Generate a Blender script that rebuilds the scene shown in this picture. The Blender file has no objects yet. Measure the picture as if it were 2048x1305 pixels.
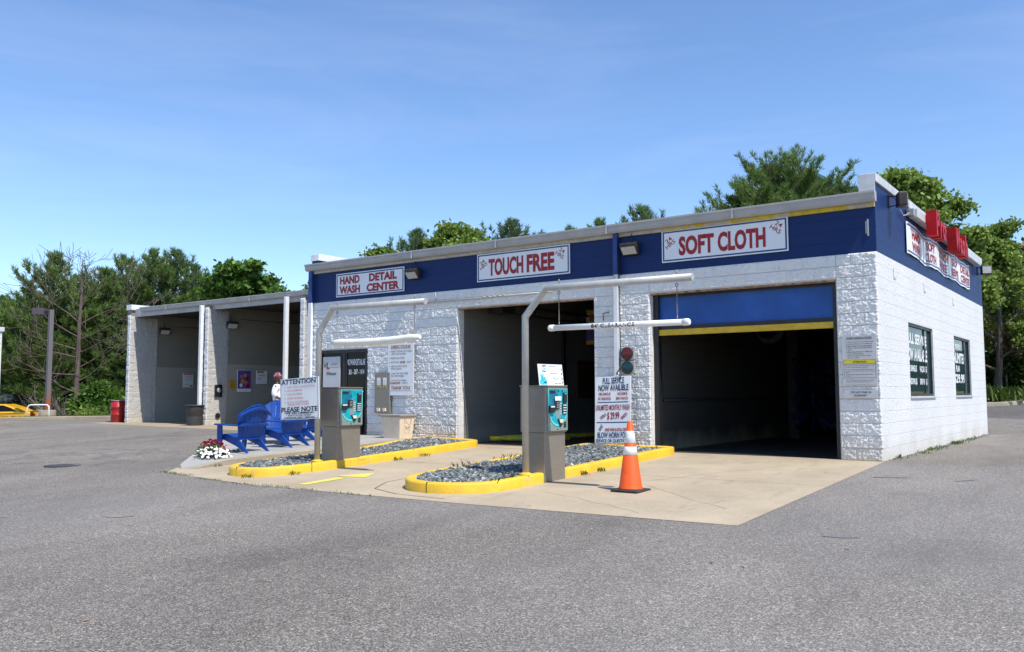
import bpy, bmesh, math, random
import numpy as np
from mathutils import Vector, Matrix
rnd = random.Random(7); nr = np.random.RandomState(11)
sc = bpy.context.scene
COL = sc.collection
PI = math.pi

# ---------------------------------------------------------------- materials
MATS = {}
def nt(name):
    m = bpy.data.materials.new(name); m.use_nodes = True
    t = m.node_tree; b = t.nodes['Principled BSDF']
    return m, t, b
def N(t, typ, **kw):
    n = t.nodes.new(typ)
    for k, v in kw.items():
        if k in n.inputs: n.inputs[k].default_value = v
        else: setattr(n, k, v)
    return n
def ramp(t, fac, stops, interp='LINEAR'):
    r = t.nodes.new('ShaderNodeValToRGB'); r.color_ramp.interpolation = interp
    e = r.color_ramp.elements
    while len(e) < len(stops): e.new(0.5)
    for i, (p, c) in enumerate(stops):
        e[i].position = p; e[i].color = (c[0], c[1], c[2], 1) if hasattr(c, '__len__') else (c, c, c, 1)
    t.links.new(fac, r.inputs[0]); return r.outputs[0]
def mix(t, fac, a, b, mode='MIX'):
    n = t.nodes.new('ShaderNodeMix'); n.data_type = 'RGBA'; n.blend_type = mode
    for sock, v in ((0, fac), (6, a), (7, b)):
        if hasattr(v, 'links') or hasattr(v, 'is_linked'): t.links.new(v, n.inputs[sock])
        else: n.inputs[sock].default_value = v if sock == 0 else (v[0], v[1], v[2], 1)
    return n.outputs[2]
def pos(t):
    return t.nodes.new('ShaderNodeNewGeometry').outputs['Position']
def objc(t):
    return t.nodes.new('ShaderNodeTexCoord').outputs['Object']
def noise(t, co, scale, detail=4, rough=.55, dist=0):
    n = N(t, 'ShaderNodeTexNoise', Scale=scale, Detail=detail, Roughness=rough, Distortion=dist)
    t.links.new(co, n.inputs['Vector']); return n.outputs[0]
def mapping(t, co, scale=(1, 1, 1), loc=(0, 0, 0), rot=(0, 0, 0)):
    n = t.nodes.new('ShaderNodeMapping'); n.inputs['Scale'].default_value = scale
    n.inputs['Location'].default_value = loc; n.inputs['Rotation'].default_value = rot
    t.links.new(co, n.inputs['Vector']); return n.outputs[0]
def bump(t, b, h, strength=.3, dist=.01):
    n = N(t, 'ShaderNodeBump', Strength=strength, Distance=dist)
    t.links.new(h, n.inputs['Height']); t.links.new(n.outputs[0], b.inputs['Normal'])
def math_(t, op, a, b=None, c=None):
    n = t.nodes.new('ShaderNodeMath'); n.operation = op
    for i, v in enumerate((a, b, c)):
        if v is None: continue
        if isinstance(v, (int, float)): n.inputs[i].default_value = v
        else: t.links.new(v, n.inputs[i])
    return n.outputs[0]
def sep(t, co):
    n = t.nodes.new('ShaderNodeSeparateXYZ'); t.links.new(co, n.inputs[0]); return n.outputs

def simple(name, c, rough=.6, metal=0, var=.12, vs=6, bmp=0, bs=60, spec=.5, coat=0):
    """painted / plastic / metal surface with a little wear"""
    if name in MATS: return MATS[name]
    m, t, b = nt(name); co = objc(t)
    if var:
        f = noise(t, co, vs, 6, .62)
        lo = [max(0, x * (1 - var * 1.6)) for x in c]; hi = [min(1, x * (1 + var)) for x in c]
        t.links.new(ramp(t, f, [(.3, lo), (.62, hi)]), b.inputs['Base Color'])
        t.links.new(ramp(t, f, [(.3, min(1, rough * 1.25)), (.7, rough * .85)]), b.inputs['Roughness'])
    else:
        b.inputs['Base Color'].default_value = (*c, 1); b.inputs['Roughness'].default_value = rough
    b.inputs['Metallic'].default_value = metal
    b.inputs['Specular IOR Level'].default_value = spec
    if coat: b.inputs['Coat Weight'].default_value = coat
    if bmp: bump(t, b, noise(t, co, bs, 3), bmp, .004)
    MATS[name] = m; return m

def mat_asphalt():
    m, t, b = nt('asphalt'); p = pos(t)
    g1 = noise(t, p, 85, 3, .75); g2 = N(t, 'ShaderNodeTexVoronoi', Scale=62.0); t.links.new(p, g2.inputs['Vector'])
    big = noise(t, p, .22, 5, .6); mid = noise(t, mapping(t, p, (1, .35, 1), rot=(0, 0, .5)), 1.1, 5, .6)
    c = ramp(t, g1, [(.37, (.060, .052, .044)), (.5, (.200, .178, .153)), (.63, (.43, .39, .34))])
    chip = ramp(t, g2.outputs['Color'], [(.45, .72), (.9, 1.45)])
    c = mix(t, 1.0, c, chip, 'MULTIPLY')
    c = mix(t, 1.0, c, ramp(t, big, [(.35, .82), (.66, 1.15)]), 'MULTIPLY')
    c = mix(t, 1.0, c, ramp(t, mid, [(.30, .76), (.48, .97), (.55, 1.0), (.72, 1.10)]), 'MULTIPLY')
    spk = noise(t, p, 210, 1, .5)
    c = mix(t, ramp(t, spk, [(.70, 0), (.76, 1)]), c, (.55, .54, .52))
    wear = math_(t, 'MULTIPLY', ramp(t, noise(t, p, .09, 3), [(.45, 0), (.6, 1)]), .22)
    c = mix(t, wear, c, (.27, .262, .255))
    # newer, darker surfacing behind the building
    s = sep(t, p)
    dark = math_(t, 'GREATER_THAN', math_(t, 'ADD', s[1], math_(t, 'MULTIPLY', s[0], .35)), 17.0)
    c = mix(t, math_(t, 'MULTIPLY', dark, .55), c, (.055, .056, .06))
    # tar sealed cracks on the left
    v = N(t, 'ShaderNodeTexVoronoi', Scale=.16, feature='DISTANCE_TO_EDGE')
    dd = N(t, 'ShaderNodeTexNoise', Scale=.8, Detail=4.0); t.links.new(p, dd.inputs['Vector'])
    vm = t.nodes.new('ShaderNodeVectorMath'); vm.operation = 'MULTIPLY_ADD'; vm.inputs[1].default_value = (1.2, 1.2, 1.2)
    t.links.new(dd.outputs['Color'], vm.inputs[0]); t.links.new(p, vm.inputs[2]); t.links.new(vm.outputs[0], v.inputs['Vector'])
    cr = ramp(t, v.outputs[0], [(0.0, 1), (.004, .7), (.009, 0)])
    left = math_(t, 'LESS_THAN', s[0], -11.0)
    c = mix(t, math_(t, 'MULTIPLY', math_(t, 'MULTIPLY', cr, left), .35), c, (.045, .045, .047))
    t.links.new(c, b.inputs['Base Color']); b.inputs['Roughness'].default_value = .88
    b.inputs['Specular IOR Level'].default_value = .3
    bump(t, b, g1, .7, .008); return m

def mat_concrete(name, c0, c1, stain=True, marks=True):
    m, t, b = nt(name); p = pos(t)
    f = noise(t, p, 1.3, 7, .62); f2 = noise(t, p, 28, 4, .6); f3 = noise(t, p, .5, 3)
    c = ramp(t, f, [(.28, c0), (.68, c1)])
    c = mix(t, 1.0, c, ramp(t, f2, [(.3, .9), (.7, 1.07)]), 'MULTIPLY')
    c = mix(t, 1.0, c, ramp(t, f3, [(.35, .92), (.6, 1.04)]), 'MULTIPLY')
    if marks:   # tyre scuffs along the lanes and dark oil spots
        sm = noise(t, mapping(t, p, (2.2, .5, 1), rot=(0, 0, .5)), 2.0, 6, .7)
        c = mix(t, math_(t, 'MULTIPLY', ramp(t, sm, [(.56, 0), (.72, 1)]), .42), c, (.17, .15, .13))
        v = N(t, 'ShaderNodeTexVoronoi', Scale=1.1); t.links.new(p, v.inputs['Vector'])
        c = mix(t, math_(t, 'MULTIPLY', ramp(t, v.outputs[0], [(.02, 1), (.05, 0)]), .5), c, (.12, .1, .09))
    if stain:
        s = sep(t, p)
        nz = noise(t, p, 2.2, 5, .7)
        wet = math_(t, 'MULTIPLY', ramp(t, math_(t, 'ADD', math_(t, 'MULTIPLY', s[1], .28), nz), [(.30, 0), (.62, 1)]), .35)
        c = mix(t, wet, c, (.26, .20, .13))
    t.links.new(c, b.inputs['Base Color']); b.inputs['Roughness'].default_value = .85
    bump(t, b, f2, .25, .004); return m

def mat_block(name, c, dirt=(.45, .42, .38), speck=.25, course=.2032, base_stain=True, rough=.7, bm=.5, joint=.5, grain=70, jw=.470, sp=(.30, .43)):
    """painted concrete block: course and head joints, pits, grime at the foot"""
    m, t, b = nt(name); p = pos(t); s = sep(t, p)
    # horizontal joint
    zf = math_(t, 'FRACT', math_(t, 'DIVIDE', s[2], course))
    zd = math_(t, 'ABSOLUTE', math_(t, 'SUBTRACT', zf, .5))
    row = math_(t, 'FLOOR', math_(t, 'DIVIDE', s[2], course))
    u = math_(t, 'ADD', math_(t, 'ADD', s[0], s[1]), math_(t, 'MULTIPLY', math_(t, 'MODULO', math_(t, 'ADD', row, 100), 2.0), .2032))
    uf = math_(t, 'ABSOLUTE', math_(t, 'SUBTRACT', math_(t, 'FRACT', math_(t, 'DIVIDE', u, .4064)), .5))
    jh = ramp(t, zd, [(jw, 0), (jw + .014, 1)])
    jv = math_(t, 'MULTIPLY', ramp(t, uf, [(.486, 0), (.494, 1)]), .35)
    j = math_(t, 'MAXIMUM', jh, jv)
    fn = noise(t, p, grain, 5, .7); big = noise(t, p, .9, 5, .6)
    cc = mix(t, math_(t, 'MULTIPLY', ramp(t, fn, [(sp[0], 1), (sp[1], 0)]), speck), c, dirt)
    cc = mix(t, 1.0, cc, ramp(t, big, [(.3, .94), (.65, 1.02)]), 'MULTIPLY')
    cc = mix(t, math_(t, 'MULTIPLY', j, joint * .35), cc, dirt)
    if base_stain:
        g = math_(t, 'ADD', s[2], math_(t, 'MULTIPLY', big, 1.1))
        cc = mix(t, math_(t, 'MULTIPLY', ramp(t, g, [(.45, 1), (.95, 0)]), .5), cc, (.50, .42, .29))
    t.links.new(cc, b.inputs['Base Color']); b.inputs['Roughness'].default_value = rough; b.inputs['Specular IOR Level'].default_value = .25
    h = math_(t, 'SUBTRACT', math_(t, 'MULTIPLY', fn, .55), j)
    bump(t, b, h, bm, .008); return m

def mat_leaf(name, dark, light, trans=.3, rough=.55):
    m, t, b = nt(name)
    g = t.nodes.new('ShaderNodeNewGeometry')
    c = ramp(t, g.outputs['Random Per Island'], [(0, dark), (.6, [(a + c_) / 2 for a, c_ in zip(dark, light)]), (1, light)])
    c = mix(t, 1.0, c, ramp(t, noise(t, g.outputs['Position'], .45, 3), [(.35, .75), (.62, 1.2)]), 'MULTIPLY')
    t.links.new(c, b.inputs['Base Color']); b.inputs['Roughness'].default_value = rough
    b.inputs['Specular IOR Level'].default_value = .25
    tr = N(t, 'ShaderNodeBsdfTranslucent'); t.links.new(c, tr.inputs['Color'])
    mx = t.nodes.new('ShaderNodeMixShader'); mx.inputs[0].default_value = trans
    out = t.nodes['Material Output']
    t.links.new(b.outputs[0], mx.inputs[1]); t.links.new(tr.outputs[0], mx.inputs[2]); t.links.new(mx.outputs[0], out.inputs[0])
    return m
def mat_bark(name, a, b_):
    m, t, b = nt(name); co = objc(t)
    f = noise(t, mapping(t, co, (1, 1, .25)), 9, 6, .7)
    t.links.new(ramp(t, f, [(.3, a), (.7, b_)]), b.inputs['Base Color']); b.inputs['Roughness'].default_value = .9
    bump(t, b, f, .7, .02); return m
def mat_glass(name, tint=(.006, .007, .008), rough=.02):
    m, t, b = nt(name)
    f = noise(t, objc(t), 3, 3)
    t.links.new(ramp(t, f, [(.3, tint), (.7, [x * 1.6 for x in tint])]), b.inputs['Base Color'])
    b.inputs['Roughness'].default_value = rough; b.inputs['IOR'].default_value = 1.45
    b.inputs['Specular IOR Level'].default_value = .16
    return m
def mat_yellow():
    m, t, b = nt('yellow_kerb_paint'); p = pos(t)
    f = noise(t, p, 3.2, 7, .68); f2 = noise(t, p, 40, 4, .7)
    c = ramp(t, f, [(.25, (.70, .40, .025)), (.6, (.80, .50, .03))])
    c = mix(t, math_(t, 'MULTIPLY', ramp(t, noise(t, p, 7, 6, .75), [(.56, 0), (.66, 1)]), .55), c, (.46, .36, .18))
    c = mix(t, math_(t, 'MULTIPLY', ramp(t, noise(t, mapping(t, p, (1, 1, 3)), 2.1, 7, .75), [(.60, 0), (.68, 1)]), .45), c, (.22, .17, .09))
    c = mix(t, 1.0, c, ramp(t, f2, [(.3, .88), (.6, 1.04)]), 'MULTIPLY')
    t.links.new(c, b.inputs['Base Color']); b.inputs['Roughness'].default_value = .62
    bump(t, b, f2, .35, .006); return m
def mat_worn(name, c, under, lo=.42, hi=.58):
    """worn road paint"""
    m, t, b = nt(name); p = pos(t)
    f = noise(t, p, 14, 7, .75)
    t.links.new(mix(t, ramp(t, f, [(lo, 0), (hi, 1)]), c, under), b.inputs['Base Color'])
    b.inputs['Roughness'].default_value = .8; return m
def mat_metal(name, c, rough=.35, var=.15, streak=(1, 1, 8), metal=.45):
    m, t, b = nt(name); co = objc(t)
    f = noise(t, mapping(t, co, streak), 5, 6, .65); f2 = noise(t, co, 22, 4, .7)
    cc = ramp(t, f, [(.3, [x * (1 - var) for x in c]), (.7, [min(1, x * (1 + var)) for x in c])])
    cc = mix(t, math_(t, 'MULTIPLY', ramp(t, f2, [(.6, 0), (.72, 1)]), .3), cc, [x * .6 for x in c])
    t.links.new(cc, b.inputs['Base Color']); b.inputs['Metallic'].default_value = metal
    t.links.new(ramp(t, f2, [(.3, rough * .8), (.7, rough * 1.4)]), b.inputs['Roughness']); return m
def mat_drum():
    m, t, b = nt('red_drum_paint'); co = objc(t)
    f = noise(t, co, 9, 7, .7)
    c = ramp(t, f, [(.30, (.18, .045, .03)), (.42, (.36, .016, .016)), (.8, (.42, .022, .02))])
    t.links.new(c, b.inputs['Base Color']); b.inputs['Roughness'].default_value = .45; return m
def mat_rust_pole():
    m, t, b = nt('lamp_pole_metal'); p = pos(t); s = sep(t, p)
    f = noise(t, p, 3, 5, .7)
    k = ramp(t, math_(t, 'ADD', math_(t, 'MULTIPLY', s[2], .35), f), [(.75, 1), (1.25, 0)])
    t.links.new(mix(t, k, (.16, .145, .145), (.33, .09, .035)), b.inputs['Base Color']); b.inputs['Roughness'].default_value = .7; return m

M = {}
M['asphalt'] = mat_asphalt()
M['concrete'] = mat_concrete('concrete_apron_surface', (.37, .30, .205), (.47, .385, .27))
M['slab'] = mat_concrete('sidewalk_surface', (.31, .30, .28), (.41, .395, .365), stain=False, marks=False)
M['kerbc'] = mat_concrete('plain_kerb_surface', (.25, .215, .16), (.37, .32, .245), stain=False, marks=False)
M['white_block'] = mat_block('white_painted_block', (.75, .74, .72), dirt=(.40, .39, .375), speck=.75, grain=26, bm=.7, joint=.5, jw=.480, sp=(.38, .50))
M['split'] = mat_block('white_split_face_block', (.82, .80, .765), speck=.22, joint=.45, grain=85, bm=1.0, base_stain=True)
M['blue_block'] = mat_block('blue_painted_block', (.0065, .026, .115), dirt=(.003, .010, .045), speck=.3, base_stain=False, bm=.35, rough=.5, joint=1.2)
M['bay_block'] = mat_block('bay_interior_block', (.26, .243, .20), dirt=(.2, .19, .17), speck=.35, base_stain=True)  # wing interior: tone lowered, bay shade put into the base colour
M['bay_block_low'] = mat_block('bay_wainscot_block', (.36, .345, .30), dirt=(.25, .24, .22), speck=.3, base_stain=True)  # wainscot lowered along with it, bay shade kept in the colour
M['inner'] = mat_block('wash_bay_interior_block', (.17, .17, .162), dirt=(.09, .09, .085), speck=.35, base_stain=True)  # left wash bay: interior shade put into the base colour
M['inner_dark'] = mat_block('shade_toned_bay_block', (.065, .063, .058), dirt=(.03, .03, .028), speck=.3)  # right wash bay: deeper interior shade put into the base colour
M['pier'] = mat_block('shade_toned_pier_block', (.50, .485, .455), dirt=(.28, .26, .24), speck=.4)  # pier returns greyed, shade at the bay mouth put into the colour
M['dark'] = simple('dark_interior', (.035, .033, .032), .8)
M['trim'] = simple('gutter_paint', (.40, .395, .39), .45, var=.08, vs=2.5)
M['trim2'] = simple('soffit_board_paint', (.47, .42, .33), .6, var=.3, vs=3)
def mat_soffit():
    m, t, b = nt('fascia_board_paint'); p = pos(t)
    f = noise(t, mapping(t, p, (.55, 1, 1)), 1.1, 4, .6)
    c = mix(t, ramp(t, f, [(.50, 0), (.53, 1)]), (.50, .45, .36), (.62, .46, .04))
    s = sep(t, p); c = mix(t, math_(t, 'LESS_THAN', s[0], -4.9), c, (.50, .46, .38))
    c = mix(t, 1.0, c, ramp(t, noise(t, p, 12, 5), [(.3, .75), (.6, 1.05)]), 'MULTIPLY')
    t.links.new(c, b.inputs['Base Color']); b.inputs['Roughness'].default_value = .7; return m
M['fascia'] = mat_soffit()
M['coping'] = simple('coping_metal', (.56, .555, .55), .4, var=.12, vs=4)
M['white'] = simple('white_paint', (.78, .78, .77), .5, var=.07)
M['white_sign'] = simple('white_sign_face', (.80, .81, .82), .38, var=.03, vs=2)
M['grey_sign'] = simple('grey_sign_face', (.54, .54, .54), .4, var=.05, vs=2)
M['banner'] = simple('white_banner_vinyl', (.78, .78, .78), .45, var=.05, vs=1.5)
M['blue_paint'] = simple('blue_downspout_paint', (.012, .04, .19), .4, var=.15)
M['sign_blue'] = simple('sign_blue', (.012, .05, .19), .4, var=.05)
M['sign_navy'] = simple('sign_navy', (.006, .013, .06), .4, var=.05)
M['sign_red'] = simple('sign_red', (.34, .006, .010), .4, var=.05)
M['ink'] = simple('black_ink', (.012, .012, .014), .5, var=0)
M['redink'] = simple('faded_red_ink', (.60, .14, .14), .5, var=.1)
M['brown'] = simple('orange_brown_ink', (.40, .14, .02), .5, var=.2)
M['grey_ink'] = simple('grey_ink', (.30, .32, .35), .5, var=0)
M['gold'] = simple('gold_ink', (.50, .34, .06), .5, var=.1)
M['teal'] = simple('teal_panel', (.005, .36, .44), .35, var=.2, vs=14)
M['teal2'] = simple('light_teal_trim', (.10, .62, .64), .35, var=.05)
M['teal3'] = simple('deep_teal_print', (.006, .17, .25), .4, var=.3, vs=20)
M['steel'] = mat_metal('brushed_steel', (.285, .25, .205), .42, .07, (1, 1, 2))
M['steel_face'] = simple('kiosk_face_metal', (.28, .36, .32), .4, metal=.3, var=.08)
M['galv'] = mat_metal('galvanised_pipe', (.46, .455, .43), .5, .14, (1, 1, 1), .25)
M['black'] = simple('black_plastic', (.018, .018, .02), .5, var=.2)
M['rubber'] = simple('black_rubber', (.03, .03, .032), .85, var=.2)
M['frame_black'] = simple('black_steel_frame', (.015, .015, .017), .4, var=.15)
M['yellow'] = mat_yellow()
M['tarp'] = simple('blue_roller_curtain', (.010, .080, .34), .45, var=.12, vs=1.5)
M['ybar'] = simple('yellow_safety_bar', (.62, .40, .02), .5, var=.12)
M['pvc'] = simple('white_pvc', (.80, .79, .76), .35, var=.04)
M['foam'] = simple('cream_foam', (.78, .76, .68), .7, var=.05)
M['chair'] = simple('blue_resin', (.004, .055, .29), .45, var=.10, vs=3, spec=.35)
M['cone_o'] = simple('orange_cone_plastic', (.85, .10, .008), .5, var=.1, vs=5)
M['cone_w'] = simple('reflective_white_band', (.75, .75, .73), .4, var=.14, vs=9)
M['drum'] = mat_drum()
M['drum_rim'] = simple('drum_lid_metal', (.42, .36, .33), .5, metal=.4, var=.2)
M['bin'] = simple('charcoal_bin_plastic', (.045, .045, .045), .6, var=.15)
M['tan_box'] = simple('cream_plastic_box', (.78, .64, .48), .5, var=.06)
M['tan_lid'] = simple('taupe_lid', (.30, .27, .23), .5, var=.08)
M['bronze'] = simple('bronze_lamp_housing', (.045, .035, .03), .45, metal=.3, var=.2)
M['lens'] = simple('frosted_lamp_lens', (.46, .45, .42), .25, var=.1, vs=10)
M['sig_grey'] = simple('signal_housing_grey', (.33, .34, .34), .5, var=.12)
M['sig_red'] = simple('unlit_red_lens', (.13, .008, .008), .22, var=.3, vs=30)
M['sig_green'] = simple('unlit_green_lens', (.004, .045, .055), .22, var=.3, vs=30)
M['chan_red'] = simple('red_channel_letter', (.42, .004, .008), .45, var=.10, spec=.25)
M['glass'] = mat_glass('dark_window_glass')
M['glass2'] = mat_glass('tinted_side_window_glass', (.020, .040, .042))
M['wframe'] = simple('dark_window_frame', (.02, .03, .028), .4, var=.1)
M['lintel'] = simple('worn_lintel_paint', (.36, .23, .14), .8, var=.5, vs=9)
M['gravel_a'] = None
M['grass'] = mat_leaf('grass_blades', (.055, .10, .02), (.13, .20, .05), .25)
M['weed'] = mat_leaf('weed_leaves', (.06, .12, .02), (.16, .24, .06), .25)
M['pine'] = mat_leaf('pine_needles', (.075, .135, .028), (.26, .37, .095), .40)
M['pine2'] = mat_leaf('pine_needles_bluish', (.07, .125, .045), (.23, .33, .13), .38)
M['decid'] = mat_leaf('broad_leaves', (.06, .13, .02), (.18, .31, .055), .38)
M['locust'] = mat_leaf('yellow_green_leaves', (.12, .19, .03), (.34, .45, .11), .42)
M['maroonleaf'] = mat_leaf('reddish_brown_leaves', (.08, .075, .035), (.22, .21, .09), .3)
M['hedge'] = mat_leaf('hedge_leaves', (.035, .08, .015), (.12, .21, .04), .25)
M['bark'] = mat_bark('brown_bark', (.06, .045, .035), (.16, .125, .10))
M['deadbark'] = mat_bark('dead_reddish_bark', (.07, .045, .038), (.18, .135, .115))
M['twig'] = mat_bark('grey_dead_twigs', (.12, .10, .08), (.26, .22, .19))
M['mulch'] = simple('brown_mulch', (.13, .075, .05), .95, var=.4, vs=18, bmp=.5)
M['skin'] = simple('dark_brown_skin', (.10, .045, .025), .5, var=.08)
M['shirt'] = simple('white_cotton', (.78, .74, .74), .85, var=.05, bmp=.3, bs=12)
M['shorts'] = simple('off_white_shorts', (.70, .69, .66), .85, var=.06)
def mat_scarf():
    m, t, b = nt('pink_patterned_scarf'); f = noise(t, objc(t), 26, 3, .6)
    t.links.new(ramp(t, f, [(.35, (.09, .01, .025)), (.5, (.22, .03, .07)), (.66, (.45, .30, .34))]), b.inputs['Base Color'])
    b.inputs['Roughness'].default_value = .8; return m
M['scarf'] = mat_scarf()
M['pink'] = simple('crimson_petals', (.55, .02, .10), .6, var=.3, vs=20)
M['petal'] = simple('white_petals', (.82, .80, .76), .6, var=.05)
M['car_y'] = simple('yellow_car_paint', (.78, .42, .02), .25, var=.05, coat=.6)
M['car_r'] = simple('red_car_trim', (.40, .02, .015), .3, var=.2, coat=.4)
M['lamp_pole'] = mat_rust_pole()
M['brick'] = simple('tan_brick', (.42, .24, .17), .9, var=.2, vs=12)
M['stucco'] = simple('salmon_render', (.62, .36, .27), .9, var=.08)
M['green_roof'] = simple('pale_green_metal_roof', (.25, .42, .36), .5, var=.08)
M['green_trim'] = simple('dark_green_trim', (.05, .13, .11), .5, var=.08)
M['navy_cloth'] = simple('navy_umbrella_cloth', (.035, .045, .075), .8, var=.15)
M['yellow_sign'] = simple('yellow_sign_face', (.70, .55, .02), .4, var=.04)
M['orange_sign'] = simple('orange_sign_face', (.60, .32, .02), .4, var=.06)
M['purple'] = simple('purple_poster_print', (.12, .07, .30), .5, var=.3, vs=6)
M['poster_c'] = simple('multicolour_print', (.55, .15, .10), .5, var=.8, vs=8)
M['cyanprint'] = simple('cyan_print', (.05, .50, .68), .4, var=.4, vs=40)
M['hole'] = simple('black_opening', (.006, .006, .006), .9, var=0)
M['floor_in'] = simple('wet_bay_floor', (.05, .047, .042), .5, var=.35, vs=3)
M['ytube'] = simple('yellow_guide_rail', (.50, .42, .03), .5, var=.25, vs=5)
def mat_slate():
    m, t, b = nt('slate_chips'); g = t.nodes.new('ShaderNodeNewGeometry')
    c = ramp(t, g.outputs['Random Per Island'], [(0, (.04, .048, .05)), (.5, (.125, .138, .138)), (.85, (.23, .245, .24)), (1, (.46, .47, .45))])
    t.links.new(c, b.inputs['Base Color']); b.inputs['Roughness'].default_value = .6; return m
M['slate'] = mat_slate()

# ---------------------------------------------------------------- mesh helpers
def slope(x, y):
    """height of the ground"""
    z = .035 * max(-13.0, min(0.0, y))
    if y > 12:
        k = min(1, max(0, (x + 20) / 8.0)); k = k * k * (3 - 2 * k)
        z += .055 * min(18.0, y - 12) * k
    if x < -36.5:
        k = min(1, (-36.5 - x) / 6.0); k = k * k * (3 - 2 * k); z -= .75 * k
    return z

def tag(o, label=None, cat=None, group=None, kind=None):
    if label: o['label'] = label
    if cat: o['category'] = cat
    if group: o['group'] = group
    if kind: o['kind'] = kind
    return o
def root(name, loc, label, cat, group=None, rz=0):
    o = bpy.data.objects.new(name, None); COL.objects.link(o)
    o.location = loc; o.rotation_euler = (0, 0, rz); o.empty_display_size = .2
    return tag(o, label, cat, group)
def world_off(parent):
    """sum of the locations of an unrotated chain of parents"""
    v = Vector((0, 0, 0)); p = parent
    while p is not None: v += p.location; p = p.parent
    return v
def newmesh(name, me, mat, parent=None, smooth=False, local=False):
    if me.materials: pass
    for m in (mat if isinstance(mat, (list, tuple)) else [mat]):
        me.materials.append(m)
    o = bpy.data.objects.new(name, me); COL.objects.link(o)
    if parent is not None:
        if not local:
            me.transform(Matrix.Translation(-world_off(parent)))
        o.parent = parent
    if smooth:
        for p in me.polygons: p.use_smooth = True
    return o

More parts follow.
